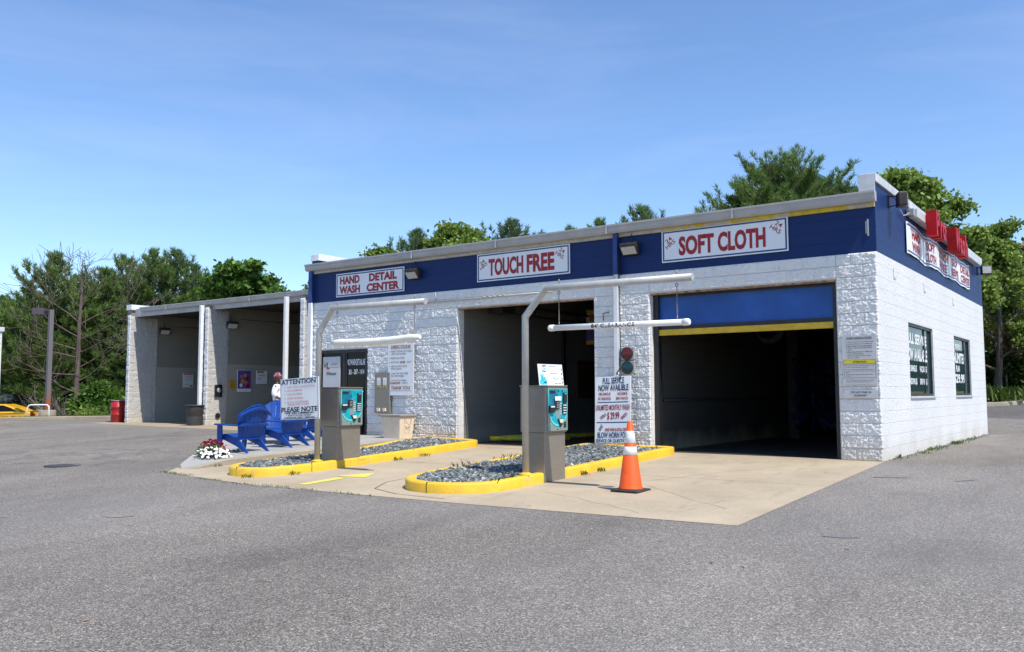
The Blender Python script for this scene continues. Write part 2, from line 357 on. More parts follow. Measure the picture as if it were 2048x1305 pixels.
class MB:
    def __init__(s): s.v = []; s.f = []; s.sm = []; s.mi = []; s.cur = 0
    def add(s, vs, fs, smooth=False):
        n = len(s.v); s.v += [tuple(v) for v in vs]
        for f in fs: s.f.append(tuple(i + n for i in f)); s.sm.append(smooth); s.mi.append(s.cur)
    def box(s, x0, x1, y0, y1, z0, z1):
        vs = [(x, y, z) for z in (z0, z1) for y in (y0, y1) for x in (x0, x1)]
        s.add(vs, [(0, 2, 3, 1), (4, 5, 7, 6), (0, 1, 5, 4), (2, 6, 7, 3), (0, 4, 6, 2), (1, 3, 7, 5)])
    def obox(s, c, R, U, Nn, w, h, d):
        """oriented box centred at c, extents w along R, h along U, d along Nn"""
        c, R, U, Nn = Vector(c), Vector(R), Vector(U), Vector(Nn)
        vs = [c + R * (a * w / 2) + U * (b * h / 2) + Nn * (e * d / 2) for e in (-1, 1) for b in (-1, 1) for a in (-1, 1)]
        s.add(vs, [(0, 2, 3, 1), (4, 5, 7, 6), (0, 1, 5, 4), (2, 6, 7, 3), (0, 4, 6, 2), (1, 3, 7, 5)])
    def tube(s, pts, r, n=12, cap=True, smooth=True):
        pts = [Vector(p) for p in pts]; k = len(pts)
        rs = r if isinstance(r, (list, tuple)) else [r] * k
        rings = []; prev = None
        for i, p in enumerate(pts):
            if i == 0: d = pts[1] - p
            elif i == k - 1: d = p - pts[i - 1]
            else: d = (pts[i + 1] - p).normalized() + (p - pts[i - 1]).normalized()
            d = d.normalized() if d.length > 1e-9 else Vector((0, 0, 1))
            if prev is None:
                a = Vector((0, 0, 1)) if abs(d.z) < .9 else Vector((1, 0, 0)); u = d.cross(a).normalized()
            else: u = (prev - d * prev.dot(d)).normalized()
            prev = u; w = d.cross(u)
            f = 1.0
            if 0 < i < k - 1:
                c = (pts[i + 1] - p).normalized().dot((p - pts[i - 1]).normalized())
                f = 1 / max(.5, math.sqrt((1 + c) / 2))
                # widen only across the mitre
                bis = ((pts[i + 1] - p).normalized() - (p - pts[i - 1]).normalized())
                bis = bis.normalized() if bis.length > 1e-6 else None
            ring = []
            for j in range(n):
                q = (u * math.cos(2 * PI * j / n) + w * math.sin(2 * PI * j / n)) * rs[i]
                if 0 < i < k - 1 and bis is not None: q = q + bis * q.dot(bis) * (f - 1)
                ring.append(p + q)
            rings.append(ring)
        vs = [v for r_ in rings for v in r_]
        fs = [(i * n + j, i * n + (j + 1) % n, (i + 1) * n + (j + 1) % n, (i + 1) * n + j) for i in range(k - 1) for j in range(n)]
        s.add(vs, fs, smooth)
        if cap:
            b = len(s.v) - len(vs)
            s.f.append(tuple(b + j for j in range(n))[::-1]); s.sm.append(False); s.mi.append(s.cur)
            s.f.append(tuple(b + (k - 1) * n + j for j in range(n))); s.sm.append(False); s.mi.append(s.cur)
    def lathe(s, cx, cy, prof, n=24, smooth=True, sx=1, sy=1):
        vs = []; k = len(prof)
        for r, z in prof:
            for j in range(n):
                a = 2 * PI * j / n; vs.append((cx + r * sx * math.cos(a), cy + r * sy * math.sin(a), z))
        fs = [(i * n + j, i * n + (j + 1) % n, (i + 1) * n + (j + 1) % n, (i + 1) * n + j) for i in range(k - 1) for j in range(n)]
        s.add(vs, fs, smooth)
        b = len(s.v) - len(vs)
        s.f.append(tuple(b + j for j in range(n))[::-1]); s.sm.append(False); s.mi.append(s.cur)
        s.f.append(tuple(b + (k - 1) * n + j for j in range(n))); s.sm.append(False); s.mi.append(s.cur)
    def prism(s, pts, d):
        """polygon extruded by the vector d"""
        n = len(pts); d = Vector(d); a = [Vector(p) for p in pts]
        s.add(a + [p + d for p in a], [tuple(range(n))[::-1], tuple(range(n, 2 * n))] + [(i, (i + 1) % n, n + (i + 1) % n, n + i) for i in range(n)])
    def build(s, name, mat, parent=None, local=False, bev=0, seg=2):
        me = bpy.data.meshes.new(name); me.from_pydata(s.v, [], s.f)
        me.polygons.foreach_set('use_smooth', s.sm); me.polygons.foreach_set('material_index', s.mi)
        bm = bmesh.new(); bm.from_mesh(me); bmesh.ops.recalc_face_normals(bm, faces=bm.faces)
        if bev:
            bmesh.ops.remove_doubles(bm, verts=bm.verts, dist=1e-5)
            bmesh.ops.bevel(bm, geom=[e for e in bm.edges if e.calc_face_angle(0) > .5], offset=bev, segments=seg, affect='EDGES', profile=.5)
        bm.to_mesh(me); bm.free(); me.update()
        return newmesh(name, me, mat, parent, local=local)
def bx(name, mat, parent, *b, bev=0):
    m = MB(); m.box(*b); return m.build(name, mat, parent, bev=bev)
def tb(name, mat, parent, pts, r, n=12):
    m = MB(); m.tube(pts, r, n); return m.build(name, mat, parent)

def fastmesh(name, V, F, mat, parent=None, smooth=False, local=False):
    V = np.asarray(V, dtype=np.float32); F = np.asarray(F, dtype=np.int32)
    me = bpy.data.meshes.new(name); k = F.shape[1]
    me.vertices.add(len(V)); me.vertices.foreach_set('co', V.ravel())
    me.loops.add(F.size); me.loops.foreach_set('vertex_index', F.ravel())
    me.polygons.add(len(F)); me.polygons.foreach_set('loop_start', np.arange(0, F.size, k, dtype=np.int32))
    try: me.polygons.foreach_set('loop_total', np.full(len(F), k, dtype=np.int32))
    except Exception: pass
    me.update(calc_edges=True)
    if smooth: me.polygons.foreach_set('use_smooth', np.ones(len(F), dtype=bool))
    return newmesh(name, me, mat, parent, local=local)

# text -> mesh data, cached per string, normalised to a unit box
TX = {}
def textgeo(s, bold=0.0, extr=0.0, space=1.0):
    k = (s, bold, extr, space)
    if k in TX: return TX[k]
    cu = bpy.data.curves.new('t', 'FONT'); cu.body = s; cu.offset = bold; cu.extrude = extr; cu.resolution_u = 3
    cu.space_character = space
    o = bpy.data.objects.new('t', cu); COL.objects.link(o)
    bpy.context.view_layer.update()
    me = bpy.data.meshes.new_from_object(o.evaluated_get(bpy.context.evaluated_depsgraph_get()))
    V = [tuple(v.co) for v in me.vertices]; F = [tuple(p.vertices) for p in me.polygons]
    bpy.data.objects.remove(o); bpy.data.curves.remove(cu); bpy.data.meshes.remove(me)
    xs = [v[0] for v in V]; ys = [v[1] for v in V]; x0, x1, y0, y1 = min(xs), max(xs), min(ys), max(ys)
    TX[k] = ([((v[0] - x0) / (x1 - x0) - .5, (v[1] - y0) / (y1 - y0) - .5, v[2]) for v in V], F); return TX[k]
def put_text(mb, s, c, R, U, w, h, rot=0, bold=0.02, space=1.0):
    V, F = textgeo(s, bold, 0.0, space); c, R, U = Vector(c), Vector(R), Vector(U)
    ca, sa = math.cos(rot), math.sin(rot)
    mb.add([c + R * ((x * w) * ca - (y * h) * sa) + U * ((x * w) * sa + (y * h) * ca) for x, y, z in V], F)

def sign(name, label, cat, O, R, U, w, h, texts=(), rects=(), mat='white_sign', th=.02, group=None, board='board', outline=None):
    """flat sign: O lower-left corner of the face; texts (str, matkey, u, v, w, h[, rot[, bold]]) in fractions of the face"""
    O, R, U = Vector(O), Vector(R).normalized(), Vector(U).normalized(); Nn = R.cross(U)
    r = root(name, O, label, cat, group)
    m = MB(); m.obox(O + R * w / 2 + U * h / 2 - Nn * (th / 2), R, U, Nn, w, h, th); m.build(board, M[mat], r)
    by = {}
    for i, q in enumerate(rects):
        k, u0, v0, u1, v1 = q[:5]; key = ('panel' if len(q) < 6 else q[5], k)
        b = by.setdefault(key, MB()); e = Nn * (.0015 + .0006 * (i % 4))
        P = [O + R * (a * w) + U * (c * h) + e for a, c in ((u0, v0), (u1, v0), (u1, v1), (u0, v1))]
        b.add(P, [(0, 1, 2, 3)])
    for q in texts:
        s, k, u, v, tw, th_ = q[:6]; rot = q[6] if len(q) > 6 else 0; bold = q[7] if len(q) > 7 else .02
        b = by.setdefault(('lettering', k), MB())
        put_text(b, s, O + R * (u * w) + U * (v * h) + Nn * .005, R, U, tw * w, th_ * h, rot, bold)
    for (nm, k), b in by.items(): b.build(nm, M[k], r)
    return r
def frame_rects(k, w, h, inset, t):
    a, b, p, q = inset / w, inset / h, t / w, t / h
    return [(k, a, b, 1 - a, b + q, 'border'), (k, a, 1 - b - q, 1 - a, 1 - b, 'border'), (k, a, b + q, a + p, 1 - b - q, 'border'), (k, 1 - a - p, b + q, 1 - a, 1 - b - q, 'border')]

# ---------------------------------------------------------------- ground
def lin(a, b, n): return list(np.linspace(a, b, n))
xs = sorted(set([round(v, 3) for v in [-400, -250, -160, -110] + lin(-80, 40, 61) + [-36.5, -20, -12] + [60, 100, 180, 400]]))
ys = sorted(set([round(v, 3) for v in [-400, -200, -100, -50, -30] + lin(-20, 50, 36) + [-13, 0, 12, 30] + [70, 100, 180, 400]]))
V = [(x, y, slope(x, y)) for y in ys for x in xs]; nx = len(xs)
F = [(j * nx + i, j * nx + i + 1, (j + 1) * nx + i + 1, (j + 1) * nx + i) for j in range(len(ys) - 1) for i in range(nx - 1)]
g = fastmesh('ground', V, F, M['asphalt'], smooth=False); tag(g, 'worn grey asphalt of the car wash forecourt', 'ground', kind='structure')

def sheet(name, poly, mat, dz=.004, split=True):
    """flat sheet on the ground, split where the ground bends (y = 0)"""
    mb = MB()
    def clip(P, sgn):
        out = []
        for i in range(len(P)):
            a, b = P[i], P[(i + 1) % len(P)]; ia, ib = a[1] * sgn >= 0, b[1] * sgn >= 0
            if ia: out.append(a)
            if ia != ib:
                t = a[1] / (a[1] - b[1]); out.append((a[0] + t * (b[0] - a[0]), 0.0))
        return out
    for sgn in ((-1, 1) if split else (1,)):
        P = clip(poly, sgn) if split else poly
        if len(P) >= 3: mb.add([(x, y, (.035 * max(-13, min(0, y)) if split else slope(x, y)) + dz) for x, y in P], [tuple(range(len(P)))])
    return mb.build(name, mat)
apron = [(.02, -.02), (.08, -6.5), (-3.2, -6.68), (-7.4, -6.75), (-10.2, -6.36), (-12.6, -3.6), (-15.2, -1.05), (-16.7, 1.0), (-18.9, 1.75), (-22.2, 2.15), (-27.3, 2.6), (-30.4, 3.1), (-30.5, 4.3), (-29.1, 4.3), (-29.1, 11.5), (-.1, 11.5), (-.1, -.02)]
tag(sheet('concrete_apron', apron, M['concrete']), 'tan concrete apron in front of the wash bays', 'pavement', kind='structure')
# floor of the two wash bays
fl = MB()
for a, b in ((-8.94, -5.41), (-4.16, -.2)): fl.add([(a, .12, .009), (b, .12, .009), (b, 11.4, .009), (a, 11.4, .009)], [(0, 1, 2, 3)])
tag(fl.build('bay_floor', M['floor_in']), 'dark wet concrete floor inside the wash bays', 'floor', kind='structure')
# control joints and cracks in the apron
cr = MB()
def crack(pts, w=.012, dz=.0085):
    pts = [Vector((p[0], p[1], 0)) for p in pts]
    for a, b in zip(pts, pts[1:]):
        d = (b - a).normalized(); nrm = Vector((-d.y, d.x, 0)) * w / 2
        cr.add([(p.x, p.y, slope(p.x, p.y) + dz) for p in (a - nrm, b - nrm, b + nrm, a + nrm)], [(0, 1, 2, 3)])
def wob(a, b, n=9, amp=.05):
    return [(a[0] + (b[0] - a[0]) * i / n + rnd.uniform(-amp, amp), a[1] + (b[1] - a[1]) * i / n + rnd.uniform(-amp, amp)) for i in range(n + 1)]
crack([(-5.75, -4.9), (-5.7, -5.6), (-5.35, -6.2), (-4.7, -6.45), (-3.8, -6.5)], .014)
crack([(-7.75, -.5), (-5.8, -.5)], .01); crack([(-7.75, -3.35), (-5.6, -3.3)], .01)
crack([(-3.5, -3.3), (.02, -3.25)], .008)
for q in (((-1.2, -1.2), (-2.6, -4.6)), ((-2.9, -3.6), (-.4, -5.6)), ((-7.5, -2.2), (-5.8, -3.0)), ((-3.0, -5.4), (-1.1, -6.3))):
    crack(wob(*q), .005)
tag(cr.build('apron_cracks', simple('crack_shadow_dirt', (.10, .085, .06), .95)), 'thin joints and cracks in the tan concrete apron', 'crack', kind='structure')
# painted arrow
ar = MB()
for P in ([(-6.75, -6.41), (-6.81, -5.58), (-6.62, -5.53), (-6.59, -6.37)], [(-6.97, -5.42), (-6.69, -4.82), (-6.41, -5.33), (-6.76, -5.41)]):
    ar.add([(x, y, .035 * y + .009) for x, y in P], [(0, 1, 2, 3)])
tag(ar.build('painted_arrow', mat_worn('worn_yellow_paint', (.72, .60, .10), (.52, .45, .28), .55, .72)), 'worn yellow lane arrow painted on the concrete', 'marking', kind='structure')
pm = MB()
def blob(cx, cy, a, b, rot, n=9, jit=.25):
    P = []
    for i in range(n):
        t = 2 * PI * i / n; k = 1 + rnd.uniform(-jit, jit); x, y = a * k * math.cos(t), b * k * math.sin(t)
        P.append((cx + x * math.cos(rot) - y * math.sin(rot), cy + x * math.sin(rot) + y * math.cos(rot)))
    return P
for (cx, cy, a, b_, rot) in ((-6.45, -9.35, .24, .08, .55), (-7.9, -10.2, .3, .05, .55)):
    P = blob(cx, cy, a, b_, rot); pm.add([(x, y, slope(x, y) + .005) for x, y in P], [tuple(range(len(P)))])
tag(pm.build('faded_marking', mat_worn('faded_yellow_paint', (.33, .28, .17), (.19, .18, .168), .35, .6)), 'faded yellow paint patch on the asphalt at left', 'marking', kind='structure')
pm = MB()
for (cx, cy, a, b_, rot) in ((.55, -2.0, .28, .05, .3), (1.5, -1.9, .2, .03, .9), (1.1, -6.6, .16, .05, .2), (2.6, -5.0, .2, .015, -.3)):
    P = blob(cx, cy, a, b_, rot); pm.add([(x, y, slope(x, y) + .005) for x, y in P], [tuple(range(len(P)))])
tag(pm.build('utility_marking', mat_worn('faded_blue_paint', (.13, .14, .165), (.20, .185, .165), .42, .60)), 'faded blue spray marks on the asphalt', 'marking', kind='structure')
mh = MB(); mh.lathe(-13.2, -6.6, [(.32, slope(0, -6.6) - .01), (.32, slope(0, -6.6) + .012), (.27, slope(0, -6.6) + .008)], 24, False, 1, 1)
tag(mh.build('manhole_cover', simple('manhole_iron', (.05, .048, .045), .7, var=.3, vs=20)), 'round dark manhole cover set in the asphalt at left', 'manhole')
# scattered dry leaves on the asphalt
lv = MB()
for i in range(34):
    x, y = rnd.uniform(-9, 6), rnd.uniform(-13, -7); a = rnd.uniform(0, 6.3); s_ = rnd.uniform(.012, .03); z = slope(x, y)
    lv.add([(x + s_ * math.cos(a + k) * (1 if j % 2 else .6), y + s_ * math.sin(a + k) * (1 if j % 2 else .6), z + .006 + rnd.uniform(0, .012)) for j, k in enumerate((0, 1.5, 3.1, 4.7))], [(0, 1, 2, 3)])
tag(lv.build('dry_leaves', simple('dry_leaf_brown', (.34, .17, .07), .8, var=.4, vs=3)), 'small dry leaves scattered over the asphalt', 'leaves', kind='stuff')

# ---- kerbed islands
def catmull(P, n=5, closed=True):
    out = []; k = len(P)
    for i in range(k):
        p0, p1, p2, p3 = (P[(i + j - 1) % k] for j in range(4))
        for s_ in range(n):
            t = s_ / n
            out.append(tuple(.5 * ((2 * p1[a]) + (-p0[a] + p2[a]) * t + (2 * p0[a] - 5 * p1[a] + 4 * p2[a] - p3[a]) * t * t + (-p0[a] + 3 * p1[a] - 3 * p2[a] + p3[a]) * t ** 3) for a in (0, 1)))
    return out
def offset(P, d):
    out = []; k = len(P)
    for i in range(k):
        a, b, c = Vector(P[i - 1]), Vector(P[i]), Vector(P[(i + 1) % k])
        e1, e2 = (b - a).normalized(), (c - b).normalized()
        n1, n2 = Vector((-e1.y, e1.x)), Vector((-e2.y, e2.x)); n = (n1 + n2)
        n = n.normalized() if n.length > 1e-6 else n1
        out.append(tuple(b + n * d / max(.5, n.dot(n1))))
    return out
def kerb(name, P, w, h, mat, label, cat='kerb', group=None, fz=None, r=.025):
    """closed kerb ring, P counter-clockwise outer outline"""
    fz = fz or slope; k = len(P); rings = []
    for d, z in ((0, -.05), (0, h - r), (r * .4, h - r * .35), (r * 1.2, h), (w - r, h), (w, h - r * .6), (w, -.05)):
        Q = offset(P, d) if d else P
        rings.append([(x, y, fz(x, y) + z) for x, y in Q])
    Vv = [v for r_ in rings for v in r_]
    Ff = [(i * k + j, i * k + (j + 1) % k, (i + 1) * k + (j + 1) % k, (i + 1) * k + j) for i in range(len(rings) - 1) for j in range(k)]
    me = bpy.data.meshes.new(name); me.from_pydata(Vv, [], Ff)
    o = newmesh(name, me, mat, smooth=True)
    return tag(o, label, cat, group)
def dens(P, step=.25):
    out = []
    for i in range(len(P)):
        a, b = P[i], P[(i + 1) % len(P)]; n = max(1, int(math.dist(a, b) / step))
        out += [(a[0] + (b[0] - a[0]) * t / n, a[1] + (b[1] - a[1]) * t / n) for t in range(n)]
    return out
def tip(P0, pts, P1):  # rounded nose between two straight sides
    return P0 + catmull([P0[-1]] + pts + [P1[0]], 4)[4:-8 + 4] + P1
isl2 = [(-3.6, -.22), (-5.5, -.12), (-5.55, -.9), (-5.47, -2.43), (-5.4, -3.6), (-5.36, -4.4), (-5.32, -5.0), (-5.24, -5.5), (-5.08, -5.86), (-4.8, -6.1), (-4.45, -6.2), (-4.1, -6.16), (-3.8, -6.0), (-3.62, -5.72), (-3.54, -5.3), (-3.54, -4.6), (-3.54, -2.5), (-3.56, -1.0)]
isl1 = [(-8.15, -.3), (-9.0, -.1), (-9.95, -.1), (-9.82, -1.02), (-9.3, -2.8), (-9.22, -3.9), (-9.2, -5.1), (-9.16, -5.55), (-9.02, -5.9), (-8.75, -6.12), (-8.45, -6.18), (-8.15, -6.1), (-7.95, -5.9), (-7.83, -5.5), (-7.8, -5.0), (-7.8, -4.2), (-7.9, -2.4), (-8.05, -1.0)]
for P, lab in ((isl1, 'yellow kerbed island with slate chips between the office door and the touch free bay'), (isl2, 'yellow kerbed island with slate chips between the two wash bays')):
    P = catmull(dens(P, .6), 3)
    kb = kerb('kerb_island', P, .15, .145, M['yellow'], lab, 'kerb', 'yellow kerbed islands')
    kb['kind'] = 'structure'
kj = MB()
for x, y, a in ((-4.38, -6.128, PI / 2), (-3.615, -5.0, 0), (-3.618, -2.2, 0), (-7.875, -5.2, 0), (-8.5, -6.102, PI / 2), (-7.965, -2.6, 0)):
    c_ = Vector((x, y, slope(x, y) + .0725)); d_ = Vector((math.cos(a), math.sin(a), 0)); q_ = Vector((-d_.y, d_.x, 0))
    kj.obox(c_, d_, q_, (0, 0, 1), .153, .007, .1485)
tag(kj.build('kerb_joints', M['ink']), 'dark joints between the lengths of yellow kerb', 'joint', kind='structure')
def chips(name, P, fz, h0, label, n, seed, size=(.020, .054)):
    r_ = random.Random(seed); Q = offset(dens(P, .3), .15)
    xs_ = [p[0] for p in Q]; ys_ = [p[1] for p in Q]
    def inside(x, y):
        c = False; j = len(Q) - 1
        for i in range(len(Q)):
            if ((Q[i][1] > y) != (Q[j][1] > y)) and (x < (Q[j][0] - Q[i][0]) * (y - Q[i][1]) / (Q[j][1] - Q[i][1]) + Q[i][0]): c = not c
            j = i
        return c
    mb = MB(); mb.add([(x, y, fz(x, y) + h0 - .035) for x, y in Q], [tuple(range(len(Q)))])
    k = 0
    while k < n:
        x, y = r_.uniform(min(xs_), max(xs_)), r_.uniform(min(ys_), max(ys_))
        if not inside(x, y): continue
        k += 1
        hump = .025 * math.sin(x * 3.1 + y * 1.7) + .02 * math.sin(y * 4.3)
        a = r_.uniform(0, 6.3); s_ = r_.uniform(*size); t_ = s_ * r_.uniform(.25, .5)
        q = Matrix.Rotation(r_.uniform(-.75, .75), 3, 'X') @ Matrix.Rotation(r_.uniform(-.75, .75), 3, 'Y') @ Matrix.Rotation(a, 3, 'Z')
        base = [(1, .1), (.35, .8), (-.7, .62), (-1, -.25), (-.1, -.8), (.8, -.6)]
        c = Vector((x, y, fz(x, y) + h0 - .02 + hump * .5 + r_.uniform(-.006, .018)))
        vs = [c + q @ Vector((bx_ * s_ * r_.uniform(.7, 1.1), by_ * s_ * r_.uniform(.6, 1), zz)) for zz in (-t_ / 2, t_ / 2) for bx_, by_ in base]
        mb.add(vs, [(0, 1, 2, 3, 4, 5)[::-1], (6, 7, 8, 9, 10, 11)] + [(i, (i + 1) % 6, 6 + (i + 1) % 6, 6 + i) for i in range(6)])
    me = bpy.data.meshes.new(name); me.from_pydata(mb.v, [], mb.f)
    return tag(newmesh(name, me, M['slate']), label, 'gravel', kind='stuff')
chips('slate_gravel', isl1, slope, .135, 'grey slate chips filling the left kerbed island', 6500, 3)
chips('slate_gravel', isl2, slope, .135, 'grey slate chips filling the right kerbed island', 9500, 4)

# ---- raised sidewalk slab left of the first island
def slabz(x, y):
    k = min(1.0, max(.12, (y + 6.1) / .9)) if y < -5.2 else 1.0
    return .035 * min(0, y) + .13 * k
sw = [(-10.1, -.03), (-10.1, -2.0), (-10.1, -4.0), (-10.12, -5.2), (-10.16, -5.75), (-10.4, -5.95), (-10.75, -5.75), (-11.6, -4.9), (-12.9, -3.6), (-14.3, -2.2), (-14.3, -.03)]
mb = MB(); top = [(x, y, slabz(x, y)) for x, y in sw]; Q = offset(sw[::-1], .03)[::-1]
n = len(sw)
inn = [(x, y, slabz(x, y) + .0) for x, y in Q]; edge = [(x, y, slabz(x, y) - .03) for x, y in sw]; bot = [(x, y, slope(x, y) - .05) for x, y in sw]
mb.add(inn, [tuple(range(n))]); mb.cur = 1
mb.add(inn + edge + bot, [(a * n + i, a * n + (i + 1) % n, (a + 1) * n + (i + 1) % n, (a + 1) * n + i) for a in (0, 1) for i in range(n)])  # edge faces get a darker tan, their shade put into the colour
tag(mb.build('sidewalk', [M['slab'], M['kerbc']]), 'raised concrete sidewalk slab under the blue chairs', 'sidewalk', kind='structure')

# ---------------------------------------------------------------- main building
bld = root('car_wash_building', (-6.9, 5.8, 0), 'white block car wash hall with navy blue band and two drive in bays', 'building')
WB = M['white_block']
def bbx(name, mat, *b, bev=0, parent=None): return bx(name, M[mat], parent or bld, *b, bev=bev)
fw = MB()
for b in ((-13.65, -13.5, 0, .2, 0, 2.22), (-11.78, -8.94, 0, .2, 0, 2.22), (-13.65, -8.94, 0, .2, 2.22, 3.03), (-5.41, -4.16, 0, .2, 0, 3.03), (-.67, -.2, 0, .2, 0, 3.03), (-13.65, -.2, 0, .2, 3.03, 3.45)): fw.box(*b[:4], b[4] - (.3 if b[4] == 0 else 0), b[5])
fw.build('front_wall', WB, bld)
# right side wall with two window openings
W1, W2, WZ = (2.2, 4.48), (6.95, 9.2), (1.05, 2.42)
sd = MB()
for b in ((0, 11.6, -.3, WZ[0]), (0, W1[0], WZ[0], WZ[1]), (W1[1], W2[0], WZ[0], WZ[1]), (W2[1], 11.6, WZ[0], WZ[1]), (0, 11.6, WZ[1], 3.45)): sd.box(-.2, 0, b[0], b[1], b[2], b[3])
sd.build('side_wall', WB, bld)
bbx('side_wall', 'white_block', -13.85, -13.65, 0, 11.6, -.3, 3.45)
bbx('rear_wall', 'white_block', -13.65, -.2, 11.4, 11.6, -.3, 4.3)
mb = MB(); mb.box(-13.65, -.2, 0, .2, 3.45, 4.3); mb.build('painted_band', M['blue_block'], bld)
bbx('painted_band', 'blue_block', -.2, 0, 0, 11.6, 3.45, 4.62); bbx('painted_band', 'blue_block', -13.85, -13.65, 0, 11.6, 3.45, 4.55)
# inner partitions
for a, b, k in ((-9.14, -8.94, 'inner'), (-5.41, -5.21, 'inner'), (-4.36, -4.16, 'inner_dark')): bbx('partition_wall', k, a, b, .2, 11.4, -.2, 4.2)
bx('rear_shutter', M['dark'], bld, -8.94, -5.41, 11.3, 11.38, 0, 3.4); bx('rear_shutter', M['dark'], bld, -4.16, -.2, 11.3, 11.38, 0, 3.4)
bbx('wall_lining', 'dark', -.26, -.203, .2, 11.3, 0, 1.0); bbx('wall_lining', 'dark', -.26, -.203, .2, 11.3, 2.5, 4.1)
# roof, gutter, coping
bbx('roof', 'dark', -13.65, -.2, .2, 11.4, 4.2, 4.32)
def mk_gutter(par, x0, x1, y, z, joints):
    m = MB(); prof = [(y, z - .155), (y - .02, z - .17), (y - .09, z - .17), (y - .125, z - .13), (y - .13, z - .06), (y - .16, z - .03), (y - .16, z), (y, z)]
    m.prism([(x0, a, b) for a, b in prof], (x1 - x0, 0, 0)); g_ = m.build('gutter', M['trim'], par)
    j = MB()
    for x in joints: j.box(x - .015, x + .015, y - .166, y, z - .176, z + .004)
    if joints: j.build('gutter_joint', M['trim'], g_)
    return g_
mk_gutter(bld, -13.92, .04, -.05, 4.44, [-10.2, -7.75, -5.0, -2.4])
bbx('fascia_board', 'fascia', -13.9, -.002, -.05, 0, 4.20, 4.44)
mb = MB(); mb.box(-.26, .035, -.02, 11.63, 4.62, 4.77); mb.build('coping', M['coping'], bld, bev=.01)
mb = MB(); mb.box(-.24, -.02, -.03, .16, 4.44, 4.62); mb.box(-.02, .012, -.03, .0, 4.40, 4.62); mb.build('parapet_end_cap', M['coping'], bld)
mb = MB(); mb.box(-13.9, -13.6, -.0, 11.6, 4.55, 4.72); mb.build('coping', M['white'], bld, bev=.008)
# lintel edges over the openings
for a, b in ((-8.94, -5.41), (-4.16, -.67)):
    m = MB(); m.box(a, b, -.012, .12, 3.005, 3.03); m.build('lintel', M['lintel'], bld)

# split face block relief on the front
def vnoise(X, Y, s, seed):
    r_ = np.random.RandomState(seed); G_ = r_.rand(256, 256)
    u, v = X * s, Y * s; i, j = np.floor(u).astype(int), np.floor(v).astype(int); fu, fv = u - i, v - j
    fu, fv = fu * fu * (3 - 2 * fu), fv * fv * (3 - 2 * fv)
    a, b, c, d = G_[i % 256, j % 256], G_[(i + 1) % 256, j % 256], G_[i % 256, (j + 1) % 256], G_[(i + 1) % 256, (j + 1) % 256]
    return (a * (1 - fu) + b * fu) * (1 - fv) + (c * (1 - fu) + d * fu) * fv
def split_patch(name, x0, x1, z0, z1, y, parent, mat, cell=.0115, amp=.034, axis='x', sgn=-1):
    nx_, nz_ = max(3, int(round((x1 - x0) / cell))), max(3, int(round((z1 - z0) / cell)))
    X, Z = np.meshgrid(np.linspace(x0, x1, nx_ + 1), np.linspace(z0, z1, nz_ + 1))
    S = X + 50 ; T = Z + 50
    row = np.floor(Z / .2032); u = (S + (row % 2) * .2032) / .4064; bi = np.floor(u)
    fu = np.abs(u - bi - .5) * 2; fz = np.abs(Z / .2032 - row - .5) * 2
    hsh = np.abs(np.sin(bi * 12.9898 + row * 78.233) * 43758.5453) % 1
    wx = S + .08 * vnoise(S, T, 9, 1); wz = T + .08 * vnoise(S, T, 9, 2)
    n1 = vnoise(wx + hsh * 7, wz, 9, 3); n2 = 1 - np.abs(2 * vnoise(wx, wz * 1.15, 19, 4) - 1); n3 = 1 - np.abs(2 * vnoise(wx, wz, 38, 5) - 1); n4 = 1 - np.abs(2 * vnoise(S + .03 * n1, T, 70, 6) - 1)
    d = (.34 * n1 + .26 * n2 ** 1.6 + .30 * n3 ** 1.5 + .26 * n4 ** 1.3) + .05 * (hsh - .5)
    d = np.clip(d * 1.25 - .1, 0, 1.1)
    ed = np.minimum((1 - fu) / .035, (1 - fz) / .08); d = d * np.clip(ed, .35, 1)
    be = np.minimum(np.minimum(X - x0, x1 - X), np.minimum(Z - z0, z1 - Z)); d = d * np.clip(be / .012, 0, 1)
    D = .001 + amp * d
    P = np.stack([X, y + sgn * D, Z], -1) if axis == 'x' else np.stack([y + sgn * D, X, Z], -1)
    idx = np.arange((nx_ + 1) * (nz_ + 1)).reshape(nz_ + 1, nx_ + 1)
    Fq = np.stack([idx[:-1, :-1], idx[:-1, 1:], idx[1:, 1:], idx[1:, :-1]], -1).reshape(-1, 4)
    if (axis == 'x') == (sgn > 0): Fq = Fq[:, ::-1]
    return fastmesh(name, P.reshape(-1, 3), Fq, mat, parent)
SP = M['split']
for q in ((-13.84, -13.5, -.1, 2.22), (-11.78, -8.96, -.1, 2.22), (-13.84, -8.96, 2.22, 3.45), (-8.96, -5.40, 3.035, 3.45), (-5.40, -4.17, -.1, 3.45), (-4.17, -.66, 3.035, 3.45), (-.66, .0, -.1, 3.45)):
    split_patch('split_face_cladding', *q, 0.0, bld, SP)

